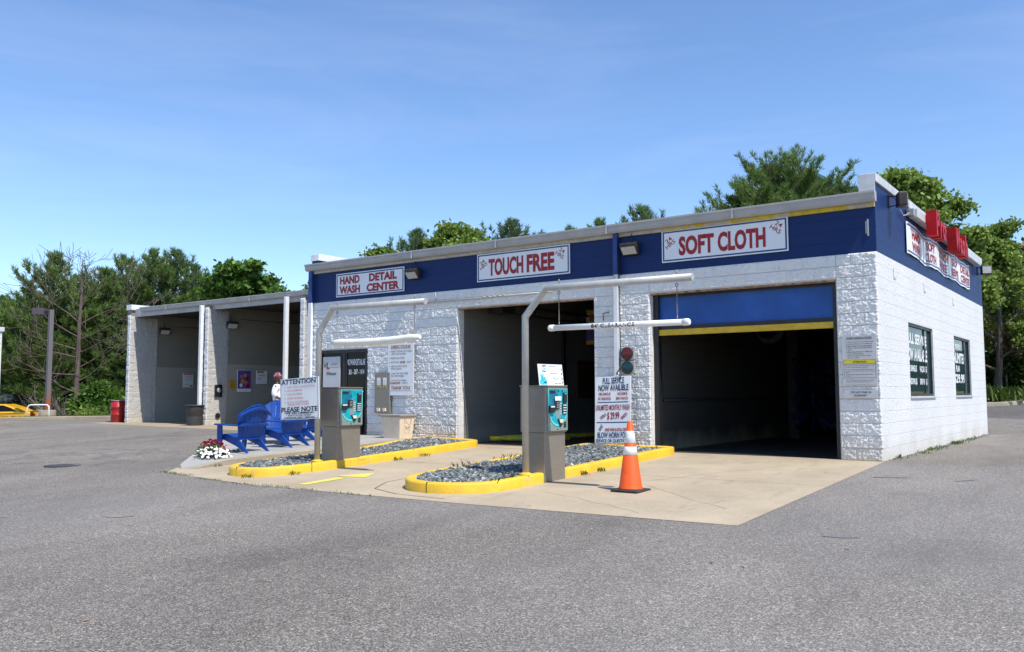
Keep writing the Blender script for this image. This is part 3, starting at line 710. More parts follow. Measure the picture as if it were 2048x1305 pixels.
# office door
dr = MB(); dr.box(-13.5, -13.44, .02, .1, 0, 2.22); dr.box(-11.84, -11.78, .02, .1, 0, 2.22); dr.box(-13.44, -11.84, .02, .1, 2.14, 2.22); dr.box(-12.67, -12.6, .02, .1, 0, 2.14)
df = dr.build('door_frame', M['frame_black'], bld)
m = MB(); m.box(-12.6, -11.84, .05, .06, .09, 2.14); m.build('glass_door', M['glass'], bld)
m = MB(); m.box(-13.44, -12.67, .05, .06, .02, 2.14); m.build('side_light', M['glass'], bld)
m = MB(); m.box(-12.6, -11.84, .03, .09, .01, .09); m.box(-12.6, -12.54, .03, .09, .09, 2.14); m.box(-11.9, -11.84, .03, .09, .09, 2.14); hd = m.build('door_stile', M['frame_black'], bld)
m = MB(); m.tube([(-12.57, -.02, .95), (-12.57, -.02, 1.25)], .014, 8); m.tube([(-12.57, .03, .97), (-12.57, -.02, .97)], .01, 8); m.tube([(-12.57, .03, 1.23), (-12.57, -.02, 1.23)], .01, 8); m.build('door_handle', M['steel'], hd)
bbx('office_interior', 'hole', -13.6, -11.7, .12, .14, 0, 2.3)
bbx('threshold', 'steel', -13.5, -11.78, -.02, .12, .0, .02)
sign('window_poster', 'pale vertical award poster taped inside the glass beside the office door', 'poster', (-13.41, .03, .55), (1, 0, 0), (0, 0, 1), .62, 1.5,
     [('H', 'ink', .13, .86, .13, .09, 0, .0), ('L', 'sign_red', .31, .85, .14, .11, 0, .03), ('HOWELL', 'grey_ink', .68, .875, .42, .035, 0, 0), ('Winner', 'sign_navy', .5, .72, .6, .055, 0, .02), ('PROWASH', 'sign_navy', .5, .40, .78, .075, 0, .02)],
     [('gold', .22, .815, .94, .83, 'stripe'), ('gold', .42, .30, .62, .34, 'seal')], mat='grey_sign')
gt = MB()
put_text(gt, 'PROWASHDETAIL.NET', (-12.22, .046, 1.90), (1, 0, 0), (0, 0, 1), 0.68, .15, 0, .02)
put_text(gt, '301 - 307 - 1414', (-12.22, .046, 1.66), (1, 0, 0), (0, 0, 1), .54, .13, 0, .02)
put_text(gt, 'WAX - EAT', (-12.22, .046, 1.14), (1, 0, 0), (0, 0, 1), .5, .10, 0, .05)
gt.build('door_lettering', M['white_sign'], bld)

# side windows
def window(y0, y1, lines, nm='side_window'):
    z0, z1 = WZ
    w = MB()
    for b in ((y0, y0 + .05, z0, z1), (y1 - .05, y1, z0, z1), (y0 + .05, y1 - .05, z0, z0 + .05), (y0 + .05, y1 - .05, z1 - .05, z1)): w.box(-.10, -.03, b[0], b[1], b[2], b[3])
    w.box(-.095, -.045, y0 + (y1 - y0) * .72, y0 + (y1 - y0) * .72 + .035, z0 + .05, z1 - .05)
    f = w.build(nm, M['wframe'], bld)
    m = MB(); m.box(-.075, -.065, y0 + .05, y1 - .05, z0 + .05, z1 - .05); m.build('window_pane', M['glass2'], f)
    m = MB(); m.box(-.09, .03, y0 - .02, y1 + .04, z0 - .04, z0); m.build('window_sill', M['coping'], f, bev=.005)
    mb_ = MB()
    for s_, u, v, tw, th_ in lines: put_text(mb_, s_, (-.060, y0 + u * (y1 - y0), z0 + v * (z1 - z0)), (0, 1, 0), (0, 0, 1), tw * (y1 - y0), th_ * (z1 - z0), 0, .04)
    mb_.build('window_lettering', M['white_sign'], f)
    m = MB()   # slats of a blind low behind the glass
    return f
window(*W1, [('FULL SERVICE', .44, .80, .80, .15), ('NOW AVAILABLE', .43, .58, .84, .18), ('TIRE SHINE $5', .22, .38, .36, .10), ('VACUUM $5', .67, .38, .30, .10), ('WINDOWS $5', .22, .20, .36, .10), ('SPRAY WAX $5', .67, .20, .30, .10)])
window(*W2, [('MONTHLY', .38, .84, .34, .09), ('UNLIMITED', .40, .64, .78, .18), ('PLAN', .34, .46, .22, .11), ('$29.99', .42, .28, .66, .18)])

# downspouts
def downspout(par, x0, x1, y0, y1, z0, z1, mat):
    m = MB(); m.box(x0, x1, y0, y1, z0, z1); return m.build('downspout', mat, par, bev=.012)
downspout(bld, -13.85, -13.72, -.12, -.045, .02, 3.45, M['white']); downspout(bld, -13.85, -13.72, -.12, -.045, 3.453, 4.26, M['blue_paint'])
downspout(bld, -4.90, -4.80, -.13, -.045, 1.4, 3.45, M['white']); downspout(bld, -4.90, -4.80, -.13, -.045, 3.453, 4.26, M['blue_paint'])
m = MB(); m.tube([(-4.86, -.16, 3.46), (-4.84, -.17, 3.2)], .006, 6); m.tube([(-4.78, -.11, 3.9), (-4.76, -.12, 2.0), (-4.77, -.12, 1.6), (-4.83, -.15, 1.5), (-4.74, -.16, 1.45), (-4.76, -.15, 1.36)], .010, 6); m.build('signal_cable', M['black'], bld)
m = MB(); m.tube([(-9.85, -.09, 3.21), (-6.35, -.09, 3.22)], .018, 8); m.tube([(-9.55, -.09, 3.23), (-9.55, -.07, 3.44)], .012, 6)
for i in range(5): m.tube([(-8.2 + i * .14, -.09, 3.21), (-8.16 + i * .14, -.11, 3.24), (-8.1 + i * .14, -.09, 3.21)], .014, 6)
m.box(-9.9, -9.78, -.12, -.045, 3.19, 3.24); m.build('wall_conduit', M['galv'], bld)
m = MB(); m.box(-.13, -.11, -.025, -.002, 3.72, 4.0); m.box(-.16, -.14, -.012, -.002, 3.76, 3.97); m.build('wall_bracket', M['galv'], bld)
m = MB(); m.tube([(-5.16, -.06, 2.56), (-5.16, -.08, 2.70), (-5.02, -.08, 2.72)], .008, 6); m.build('wall_hook', M['black'], bld)
for y in (1.15, 3.75, 7.0):    # small recesses high on the side wall
    m = MB(); m.box(.001, .01, y, y + .16, 3.12, 3.16); m.box(.001, .012, y - .012, y, 3.12, 3.3); m.build('wall_patch', M['coping'], bld)
# roller curtain door of the soft cloth bay
rd = MB(); rd.box(-4.06, -.76, .2, .23, 2.41, 3.02); rd.build('roller_door', M['tarp'], bld)
m = MB(); m.box(-4.06, -.76, .17, .25, 2.335, 2.41); m.box(-4.06, -.76, .18, .235, 2.96, 3.025); dd_ = m.build('door_seal', M['frame_black'], bld)
m = MB(); m.box(-4.06, -.76, .15, .24, 2.225, 2.333); m.build('safety_bar', M['ybar'], bld)
bbx('door_track', 'frame_black', -4.16, -4.055, .12, .26, 0, 3.03); bbx('door_track', 'frame_black', -.765, -.672, .12, .26, 0, 3.03)

# ---------------------------------------------------------------- self service wing
wing = root('self_service_wing', (-21.4, 7.8, 0), 'white block wing of three open hand wash bays, left of the office', 'building')
YW = 3.87
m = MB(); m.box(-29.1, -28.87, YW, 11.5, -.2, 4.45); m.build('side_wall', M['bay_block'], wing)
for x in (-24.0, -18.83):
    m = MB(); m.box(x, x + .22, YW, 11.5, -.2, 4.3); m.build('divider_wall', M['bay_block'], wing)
for x0, ya, yb in ((-28.87, 3.87, 5.05), (-23.78, 3.87, 4.72), (-18.61, 3.87, 4.9)):   # rough pier at the mouth of each bay
    split_patch('split_face_pier', ya, yb, -.1, 4.2, x0, wing, M['pier'], cell=.03, amp=.03, axis='y', sgn=1)
for x0 in (-29.1, -24.0, -18.83): split_patch('split_face_pier', x0, x0 + .225, -.1, 4.25, YW, wing, SP, cell=.03, amp=.035)
for x0, ya in ((-28.87, 5.05), (-23.78, 4.72), (-18.61, 4.9)):
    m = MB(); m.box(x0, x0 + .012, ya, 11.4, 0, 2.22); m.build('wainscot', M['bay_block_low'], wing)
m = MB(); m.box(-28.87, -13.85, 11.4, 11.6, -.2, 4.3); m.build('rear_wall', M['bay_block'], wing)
m = MB(); m.box(-28.87, -13.86, YW + .27, 11.4, 4.3, 4.42); m.build('roof', M['dark'], wing)
mk_gutter(wing, -28.3, -13.87, YW + .15, 4.52, [-26.5, -21.5, -16.5])
m = MB(); m.box(-28.86, -13.86, YW + .15, YW + .26, 4.18, 4.5); m.build('fascia_board', M['trim'], wing)
m = MB(); m.box(-29.16, -28.8, YW - .04, 11.6, 4.45, 4.66); m.build('coping', M['white'], wing, bev=.01)
for x in (-24.22, -19.55):
    m = MB(); m.box(x + .02, x + .14, YW - .12, YW + .02, .05, 4.34); m.build('downspout', M['white'], wing, bev=.015)
m = MB()
for x in (-28.5, -23.4): m.box(x + .3, x + 1.2, 7.0, 7.25, 3.9, 4.2)
m.tube([(-28.3, 5.4, 3.85), (-28.0, 11.0, 3.87)], .02, 6); m.tube([(-23.3, 4.9, 3.85), (-23.1, 11.0, 3.87)], .02, 6); m.build('conduit', M['dark'], wing)
m = MB(); m.lathe(0, 0, [(.10, 0), (.10, .02)], 20, False); 
for i, v in enumerate(m.v): m.v[i] = (-23.74 + v[2], 4.3 + v[0], .34 + v[1])
m.build('vacuum_port', M['hole'], wing)

# ---------------------------------------------------------------- signs on the building
def tb2(s, x0, x1, z0, z1): pass
X1, Z1 = (1, 0, 0), (0, 0, 1)
def blue_frame(w, h): return frame_rects('sign_blue', w, h, .022, .028)
sign('wall_sign', 'white sign with red lettering HAND WASH DETAIL CENTER on the blue band', 'sign', (-12.90, -.03, 3.54), X1, Z1, 2.32, .585,
     [('HAND', 'sign_red', .21, .70, .30, .34, 0, .05), ('WASH', 'sign_red', .21, .285, .315, .34, 0, .05), ('DETAIL', 'sign_red', .70, .705, .40, .34, 0, .05), ('CENTER', 'sign_red', .70, .285, .47, .34, 0, .05)], blue_frame(2.32, .585), group='lettered signs on the blue band')
def hrs(l):
    return [('24', 'sign_red', l + (.0 if l < .5 else -.005), .70 if l < .5 else .80, .055, .13, .62 if l < .5 else -.62, .005), ('HRS', 'sign_red', l + (.015 if l < .5 else -.03), .56 if l < .5 else .66, .09, .13, .62 if l < .5 else -.62, .005)]
sign('wall_sign', 'white sign with red lettering TOUCH FREE and 24 HRS over the left wash bay', 'sign', (-8.38, -.03, 3.575), X1, Z1, 2.42, .615,
     [('TOUCH', 'sign_red', .325, .485, .385, .62, 0, .042), ('FREE', 'sign_red', .70, .485, .29, .62, 0, .042)] + hrs(.06) + hrs(.93), blue_frame(2.42, .615), group='lettered signs on the blue band')
sign('wall_sign', 'white sign with red lettering SOFT CLOTH and 24 HRS over the right wash bay', 'sign', (-3.88, -.03, 3.60), X1, Z1, 2.43, .61,
     [('SOFT', 'sign_red', .29, .47, .29, .60, 0, .042), ('CLOTH', 'sign_red', .65, .47, .37, .60, 0, .042)] + hrs(.06) + hrs(.94), blue_frame(2.43, .61), group='lettered signs on the blue band')
# wavy banner on the side wall
def banner():
    r = root('wall_banner', (.03, 2.2, 3.72), 'long wrinkled white banner listing five wash services on the blue side wall', 'banner')
    y0, y1, z0, z1 = 2.2, 9.45, 3.70, 4.30
    def wv(y, z=4.0): return .012 + .012 * (1 + math.sin((y - y0) * 3.1)) + .004 * math.sin(y * 9)
    def zw(y): return .022 * math.sin((y - y0) * 2.7) + .010 * math.sin(y * 6.1)
    def strip(a, b, zc0, zc1, e, nm, mat, fy0=None):
        n_ = 60; vs = []; fs = []
        for i in range(n_ + 1):
            y = a + (b - a) * i / n_
            vs += [(wv(y) + e, y, zc0 + zw(y)), (wv(y) + e, y, zc1 + zw(y))]
        fs = [(2 * i, 2 * i + 2, 2 * i + 3, 2 * i + 1) for i in range(n_)]
        m_ = MB(); m_.add(vs, fs, True); return m_
    bd = strip(y0, y1, z0, z1, 0, '', None); o = bd.build('cloth', M['banner'], r)
    bo = strip(y0 + .05, y1 - .05, z0 + .035, z0 + .065, .003, '', None); b2 = strip(y0 + .05, y1 - .05, z1 - .065, z1 - .035, .003, '', None)
    bo.add(b2.v, b2.f); bo.build('border', M['sign_blue'], r)
    t_ = MB()
    for i, (a, b) in enumerate((('HAND', 'WASH'), ('SOFT', 'CLOTH'), ('TOUCH', 'FREE'), ('SELF', 'SERVE'), ('DETAIL', 'CENTER'))):
        yc = y0 + .85 + i * 1.42; 
        put_text(t_, a, (0, yc, 4.11), (0, 1, 0), Z1, .19 * len(a) + .05, .19, 0, .04); put_text(t_, b, (0, yc, 3.88), (0, 1, 0), Z1, .19 * len(b) + .05, .19, 0, .04)
    t_.v = [(wv(v[1]) + .005, v[1], v[2] + zw(v[1])) for v in t_.v]; t_.build('lettering', M['sign_red'], r)
banner()
# raceway with red channel letters
rs = root('raised_letter_sign', (.1, 2.5, 4.5), 'red raised letters spelling Pro Wash on a white raceway along the side parapet', 'sign')
m = MB(); m.box(.02, .17, 2.5, 10.4, 4.42, 4.58); m.build('raceway', M['coping'], rs, bev=.006)
def chan(ch, y0, y1, z0, z1):
    V_, F_ = textgeo(ch, .035, .5)
    zs = [v[2] for v in V_]; a, b = min(zs), max(zs)
    m_ = MB(); m_.add([(.18 + (v[2] - a) / (b - a) * .19, (y0 + y1) / 2 + v[0] * (y1 - y0), (z0 + z1) / 2 + v[1] * (z1 - z0)) for v in V_], F_)
    m_.build('channel_letter', M['chan_red'], rs)
for ch_, a, b, top in (('P', 3.25, 3.58, 4.66), ('r', 3.66, 3.86, 4.52), ('o', 3.92, 4.24, 4.52), ('W', 5.40, 5.90, 4.66), ('a', 5.95, 6.22, 4.50), ('s', 6.28, 6.54, 4.50), ('h', 6.62, 6.95, 4.66)):
    chan(ch_, a, b, 4.16, top)
cb = root('conduit_box', (.05, 2.3, 4.55), 'grey junction box with bent conduit at the near end of the letter raceway', 'junction box')
m = MB(); m.box(.015, .14, 2.33, 2.49, 4.43, 4.56); m.build('box', M['sig_grey'], cb, bev=.005)
m = MB(); m.tube([(.03, 1.9, 4.80), (.05, 2.1, 4.80), (.06, 2.25, 4.72), (.06, 2.28, 4.55), (.06, 2.33, 4.5)], .014, 8); m.tube([(.05, 1.65, 4.42), (.04, 1.9, 4.36), (.04, 2.2, 4.42), (.06, 2.33, 4.48)], .012, 6); m.build('conduit', M['galv'], cb)

# instructions by the right bay
sign('instruction_sign', 'grey WASH INSTRUCTIONS sign with a yellow ATTENTION bar on the corner pier', 'sign', (-.585, -.06, 1.25), X1, Z1, .545, .815,
     [('WASH INSTRUCTIONS', 'ink', .5, .95, .74, .035, 0, .02), ('1. Lower Antenna, Leave Wipers Off.', 'ink', .52, .865, .80, .024, 0, .02), ('2. Fold In Pickup And Van Mirrors.', 'ink', .50, .825, .76, .024, 0, .02),
      ('3. Enter When Vehicle Ahead Exits.', 'ink', .50, .785, .76, .024, 0, .02), ('4. Drive In Slowly Until STOP Sign', 'ink', .50, .745, .76, .024, 0, .02), ('Lights.', 'ink', .23, .705, .14, .024, 0, .02),
      ('5. Place Gear Selector In PARK Or', 'ink', .50, .665, .76, .024, 0, .02), ('Engage Parking Brake.', 'ink', .40, .625, .48, .024, 0, .02), ('6. Drive Out Slowly When STOP', 'ink', .48, .585, .70, .024, 0, .02), ('Sign Turns Off.', 'ink', .32, .545, .32, .024, 0, .02),
      ('ATTENTION', 'ink', .5, .463, .40, .036, 0, .03), ('Do Not Use If Vehicle Has Body Damage, Loose', 'ink', .50, .385, .84, .018, 0, .02), ('Chrome Or Non-Standard Accessories.', 'ink', .42, .355, .66, .018, 0, .02),
      ('Do Not Wash Vehicles With Exposed Propane Or', 'ink', .50, .305, .84, .018, 0, .02), ('Compressed Gas Tanks Or Loose Items In Pickup', 'ink', .50, .275, .84, .018, 0, .02), ('Beds.', 'ink', .14, .245, .09, .018, 0, .02),
      ('Close Windows And Remain In Vehicle While', 'ink', .48, .205, .78, .018, 0, .02), ('Washing.', 'ink', .17, .175, .15, .018, 0, .02), ('Due To Wide Variety And Conditions Of Vehicles', 'ink', .50, .085, .80, .018, 0, .02), ('Operator Is Not Responsible For Damage.', 'ink', .46, .055, .70, .018, 0, .02)],
     [('ink', .135, .926, .865, .932, 'rule'), ('yellow_sign', .045, .425, .955, .50, 'panel'), ('ink', .035, .42, .965, .425, 'rule'), ('ink', .035, .135, .965, .141, 'rule'), ('ink', .035, .50, .965, .506, 'rule'), ('ink', .035, .135, .044, .506, 'rule'), ('ink', .956, .135, .965, .506, 'rule')], mat='grey_sign')
sign('notice_sign', 'small grey DO NOT PARK IN DOORWAY sign under the wash instructions', 'sign', (-.58, -.06, 1.03), X1, Z1, .53, .135,
     [('DO NOT PARK IN', 'ink', .52, .70, .60, .24, 0, .02), ('DOORWAY', 'ink', .50, .30, .38, .24, 0, .02)], mat='grey_sign')
# hanging directions board
sign('directions_board', 'white DIRECTIONS sheet with brown headings hanging right of the office door', 'sign', (-11.0, -.11, 1.08), X1, Z1, .82, 1.22,
     [('DIRECTIONS', 'brown', .5, .935, .76, .06, 0, .03), ('INSERT MONEY OR TOKEN', 'ink', .53, .845, .80, .035, 0, .0), ('INTO AUTO CASHER', 'ink', .42, .795, .54, .035, 0, .0), ('PRESS SELECTION', 'ink', .38, .715, .52, .035, 0, .0),
      ('WATCH FOR', 'ink', .28, .635, .32, .035, 0, .0), ('ENTER', 'brown', .58, .635, .20, .04, 0, .05), ('LIGHT', 'ink', .82, .635, .16, .035, 0, .0), ('DRIVE SLOWLY UNTIL', 'ink', .44, .555, .62, .035, 0, .0), ('STOP LIGHTS', 'ink', .33, .505, .40, .035, 0, .0),
      ('WASH UNIT WILL MAKE', 'ink', .46, .42, .66, .035, 0, .0), ('MULTIPLE PASSES', 'ink', .38, .37, .50, .035, 0, .0), ('EXIT SLOWLY WHEN', 'ink', .43, .285, .58, .035, 0, .0), ('PLEASE EXIT', 'brown', .30, .235, .40, .04, 0, .05), ('LIGHTS', 'ink', .66, .235, .22, .035, 0, .0),
      ('THANK YOU!', 'brown', .5, .145, .74, .07, 0, .03)] + [('-', 'ink', .07, v, .03, .01, 0, .05) for v in (.845, .715, .635, .555, .42, .285)],
     [('brown', .10, .893, .90, .899, 'rule'), ('grey_ink', .08, .085, .92, .092, 'rule')], th=.012)
# full service board leaning on the pier
Uf = Vector((-.02, .085, 1)).normalized(); Rf = Vector((1, .0, .03)).normalized()
sign('sandwich_board', 'tall white FULL SERVICE price board leaning on the pier between the bays', 'sign', (-5.27, -.26, .14), Rf, (Uf - Rf * Uf.dot(Rf)), .79, 1.30,
     [('FULL SERVICE', 'sign_navy', .52, .935, .60, .095, 0, .02), ('NOW AVAILIBLE', 'sign_navy', .52, .83, .84, .095, 0, .02), ('TIRE SHINE $5', 'sign_red', .27, .735, .34, .05, 0, .03), ('VACUUM $5', 'sign_red', .77, .735, .28, .05, 0, .03),
      ('INT. WINDOWS $5', 'sign_red', .27, .665, .36, .05, 0, .03), ('SPRAY WAX $10', 'sign_red', .76, .665, .33, .05, 0, .03), ('UNLIMITED MONTHLY WASH', 'sign_red', .50, .535, .94, .085, 0, .02),
      ('$ 29.99', 'sign_red', .52, .405, .34, .125, 0, .03), ('STARTING AT', 'sign_red', .24, .405, .20, .05, .6, .03), ('PER MONTH', 'sign_red', .82, .405, .20, .05, .7, .03), ('ASK ABOUT', 'sign_navy', .17, .235, .16, .05, 1.0, .03),
      ('HAND WASH & DETAIL CENTER', 'sign_red', .62, .205, .66, .05, 0, .03), ('BLOW HORN FOR', 'sign_navy', .50, .125, .84, .085, 0, .02), ('SERVICE OR QUESTIONS', 'sign_navy', .50, .035, .94, .062, 0, .02)],
     [('sign_blue', .07, .605, .93, .62, 'rule'), ('sign_blue', .05, .305, .93, .32, 'rule')], th=.02)

# traffic signal
ts = root('traffic_signal', (-4.6, -.1, 1.45), 'grey two lens signal, red over green, both unlit, on the pier between the bays', 'traffic light')
for z in (1.755, 1.485):
    m = MB(); m.box(-4.775, -4.455, -.105, -.05, z, z + .262); hs = m.build('housing', M['sig_grey'], ts, bev=.02)
    m = MB(); prof = [(.112, 0), (.112, .018), (.104, .024), (.07, .036), (.02, .042)]
    m.lathe(0, 0, prof, 28); m.v = [(-4.615 + v[0], -.105 - v[2] * .6, z + .131 + v[1]) for v in m.v]; m.build('lens', M['sig_red'] if z > 1.6 else M['sig_green'], hs)
    m = MB(); m.lathe(0, 0, [(.128, 0), (.128, .012), (.112, .016)], 28); m.v = [(-4.615 + v[0], -.103 - v[2], z + .131 + v[1]) for v in m.v]; m.build('lens_rim', M['black'], hs)
bx('bracket', M['sig_grey'], ts, -4.68, -4.54, -.05, -.0, 1.56, 1.62); bx('bracket', M['sig_grey'], ts, -4.68, -4.54, -.05, -.0, 1.9, 1.96)

# flood lamps
def flood(x, y, z, face, label, grp='flood lamps on the building', s=1.0):
    """face: direction the lens looks (unit xy); box with a slanted lens"""
    r = root('flood_lamp', (x, y, z), label, 'lamp', grp)
    f = Vector((face[0], face[1], 0)).normalized(); rt = Vector((-f.y, f.x, 0)); up = Vector((0, 0, 1))
    def P(a, b, c): return tuple(Vector((x, y, z)) + (rt * a + f * b + up * c) * s)
    m = MB(); w = .175
    prof = [(0.0, -.115), (.07, -.12), (.20, .045), (.20, .09), (.15, .115), (0, .125)]
    m.prism([P(-w, b, c) for b, c in prof], rt * (2 * w * s)); m.build('housing', M['bronze'], r, bev=.006)
    m = MB(); a0 = Vector(P(0, .135, -.04)); d = (Vector(P(0, .20, .045)) - Vector(P(0, .07, -.12))).normalized(); nn = rt.cross(d) * 1.0
    if nn.dot(f) < 0: nn = -nn
    m.obox(a0 + nn * .004, rt, d, nn, .30 * s, .17 * s, .012); m.build('lens', M['lens'], r, bev=.004)
    m = MB(); m.tube([P(0, .02, .12), P(0, .02, .3)], .01, 6); m.build('conduit', M['bronze'], r)
    return r
flood(-10.22, -.03, 3.91, (0, -1), 'bronze flood lamp on the blue band right of the DETAIL CENTER sign')
flood(-4.52, -.03, 3.93, (0, -1), 'bronze flood lamp on the blue band left of the SOFT CLOTH sign')
def sideflood(x, y, z, label, ang):
    r = root('flood_lamp', (x, y, z), label, 'lamp', 'flood lamps on the building')
    d = Vector((math.cos(ang), math.sin(ang), 0)); q = Vector((-d.y, d.x, 0))
    m = MB(); c = Vector((x, y, z)) + Vector((.22, 0, 0)); m.obox(c, q, (0, 0, 1), d, .26, .24, .15); m.build('housing', M['bronze'], r, bev=.02)
    m = MB(); m.obox(c + d * .078, q, (0, 0, 1), d, .21, .18, .008); m.build('lens', M['lens'], r)
    m = MB(); m.tube([(x, y, z + .08), tuple(c + Vector((-.05, 0, .08)))], .014, 6); m.tube([(x, y, z - .1), tuple(c + Vector((-.05, 0, -.09)))], .010, 6); m.box(x - .001, x + .03, y - .05, y + .05, z - .12, z + .1); m.build('arm', M['black'], r)
sideflood(0.0, .95, 4.46, 'black flood lamp on an arm at the near corner of the blue side wall', .4)
sideflood(0.0, 10.9, 4.36, 'black flood lamp at the far end of the blue side wall', -1.2)
flood(-28.85, 5.3, 3.68, (1, -.25), 'dark flood lamp on the wall inside the leftmost hand wash bay', s=1.15)
flood(-23.76, 4.8, 3.66, (1, -.25), 'dark flood lamp on the wall inside the middle hand wash bay', s=1.15)

# dispenser on the wall
vd = root('vending_dispenser', (-11.17, -.1, .67), 'stainless wall dispenser with two price cards right of the office door', 'dispenser')
m = MB(); m.box(-11.42, -10.93, -.13, -.02, .66, 1.62); m.build('cabinet', M['steel'], vd, bev=.008)
for i, x in enumerate((-11.28, -11.08)):
    m = MB(); m.box(x - .055, x + .055, -.136, -.131, 1.33, 1.50); m.build('price_card', M['white_sign'], vd)
    m = MB(); m.box(x - .05, x + .05, -.1365, -.131, 1.27, 1.315); m.build('coin_slot', M['yellow_sign'], vd)
    m = MB(); m.box(x - .03, x + .03, -.1395, -.1365, 1.28, 1.295); m.box(x - .03, x + .03, -.1385, -.136, 1.37, 1.375); m.box(x - .03, x + .03, -.1385, -.136, 1.42, 1.425); m.build('marks', M['ink'], vd)
    m = MB(); m.prism([(x - .05, -.131, .78), (x + .04, -.131, .78), (x + .055, -.131, .71), (x - .02, -.131, .69)], (0, -.03, 0)); m.build('chute', M['tan_box'], vd)

# trash box by the wall
tbx = root('trash_box', (-10.25, -.35, 0), 'cream tapered trash box with a taupe lid against the wall below the DIRECTIONS sheet', 'bin')
def taper(x0, x1, y0, y1, z0, z1, k):
    cx, cy = (x0 + x1) / 2, (y0 + y1) / 2
    b = [(cx + (x - cx) * k, cy + (y - cy) * k, z0) for x, y in ((x0, y0), (x1, y0), (x1, y1), (x0, y1))]
    return b + [(x, y, z1) for x, y in ((x0, y0), (x1, y0), (x1, y1), (x0, y1))]
m = MB(); m.add(taper(-10.72, -10.12, -.62, -.12, 0.0, .60, .80), [(3, 2, 1, 0), (4, 5, 6, 7), (0, 1, 5, 4), (1, 2, 6, 5), (2, 3, 7, 6), (3, 0, 4, 7)]); m.build('box', M['tan_box'], tbx, bev=.012)
m = MB(); m.box(-10.75, -10.09, -.65, -.09, .60, .645); m.build('lid', M['tan_lid'], tbx, bev=.01)
m = MB(); m.tube([(-10.105, -.48, .60), (-10.09, -.44, .46), (-10.09, -.36, .42), (-10.09, -.28, .46), (-10.105, -.24, .60)], .006, 6); m.build('bag_loop', M['tan_lid'], tbx)
m = MB()
for i in range(20):
    a = 2 * PI * i / 20; b = 2 * PI * (i + 1) / 20
    m.add([(-10.122, -.37 + .09 * math.cos(t) * k, .34 + .05 * math.sin(t) * k) for t, k in ((a, 1), (b, 1), (b, .88), (a, .88))], [(0, 1, 2, 3)])
m.v = [(-10.112 - .06 * (.60 - v[2]) * .33 * 1.0 + .004, v[1], v[2]) for v in m.v]; m.build('oval_logo', M['grey_ink'], tbx)

# ---------------------------------------------------------------- clearance gantries, kiosks
def gantry(px, py, label, zb, ze, ex, end):
    gz = slope(px, py) + .14
    r = root('clearance_gantry', (px, py, gz), label, 'gantry', 'pipe gantries at the bay entrances')
    m = MB(); m.tube([(px, py, gz), (px, py, zb), (px + ex, py, ze), (end, py, ze - .02)], .050, 20); m.build('pipe', M['galv'], r)
    m = MB(); m.lathe(px, py, [(.10, gz - .01), (.10, gz + .012), (.06, gz + .02), (.055, gz + .03)], 16); m.build('base_plate', M['yellow'], r)
    return r
P1 = (-8.05, -4.87); P2 = (-3.70, -4.85)
gantry(*P1, 'galvanised bent pipe gantry over the left lane, rising behind the ATTENTION sign', 2.17, 2.585, .33, -5.60)
gantry(*P2, 'galvanised bent pipe gantry over the right lane with clearance bar', 2.22, 2.61, .36, -1.10)
def hanger(r, x, y, z0, z1):
    m = MB(); m.tube([(x, y, z1 + .12), (x, y, z1 + .05)], .008, 6)
    for k in range(10):
        a = 2 * PI * k / 10; b = 2 * PI * (k + 1) / 10
        m.tube([(x + .018 * math.cos(a), y, z1 - .075 + .024 * math.sin(a)), (x + .018 * math.cos(b), y, z1 - .075 + .024 * math.sin(b))], .006, 5)
    z = z1 - .1; k = 0
    while z > z0 + .03:
        d = (.006, 0) if k % 2 else (0, .006)
        m.tube([(x + d[0], y + d[1], z), (x + d[0], y + d[1], z - .034)], .0032, 4); m.tube([(x - d[0], y - d[1], z), (x - d[0], y - d[1], z - .034)], .0032, 4); z -= .028; k += 1
    m.tube([(x, y, z0 + .04), (x, y, z0 - .01)], .007, 6)
    m.build('chain', M['steel'], r)
cbr = root('clearance_bar', (-2.2, -4.85, 2.02), 'white round bar lettered 84 CLEARANCE hanging on chains over the right lane', 'clearance bar')
m = MB(); m.tube([(-3.23, -4.85, 2.035), (-1.20, -4.85, 2.02)], .040, 20); br = m.build('bar', M['pvc'], cbr)
m = MB(); m.tube([(-3.29, -4.85, 2.0355), (-3.27, -4.85, 2.0354), (-3.20, -4.85, 2.035)], [.036, .046, .046], 20); m.build('end_cap', M['pvc'], cbr); m = MB(); m.tube([(-1.24, -4.85, 2.0202), (-1.17, -4.85, 2.0198), (-1.15, -4.85, 2.0197)], [.046, .046, .036], 20); m.build('end_cap', M['pvc'], cbr)
m = MB(); put_text(m, '84" CLEARANCE'.replace('"', '’'), (0, 0, 0), X1, Z1, .66, .060, 0, .03, 1.1)
m.v = [(-2.25 + v[0], -4.85 - .0425 * math.cos(v[2] / .0425), 2.0275 - (v[0]) * .0074 + .0425 * math.sin(v[2] / .0425)) for v in m.v]; m.build('lettering', M['ink'], cbr)
hanger(cbr, -3.12, -4.85, 2.075, 2.60); hanger(cbr, -1.32, -4.85, 2.06, 2.58)
cfo = root('foam_bar', (-6.8, -4.87, 1.98), 'thick cream foam covered bar hanging over the left lane', 'clearance bar')
m = MB(); pts = []; rr = []
for i in range(15):
    t = i / 14; x = -7.73 + 2.02 * t; pts.append((x, -4.87, 1.965 + .03 * (2 * t - 1) ** 2 - .005 + .02 * max(0, t - .8) + .02 * t)); e = min(t, 1 - t) * 14
    rr.append(.035 if e < .5 else (.056 if e < 1.5 else .062))
m.tube(pts, rr, 18); m.build('foam_sleeve', M['foam'], cfo)
hanger(cfo, -7.60, -4.87, 2.04, 2.575); hanger(cfo, -5.83, -4.87, 2.06, 2.565)

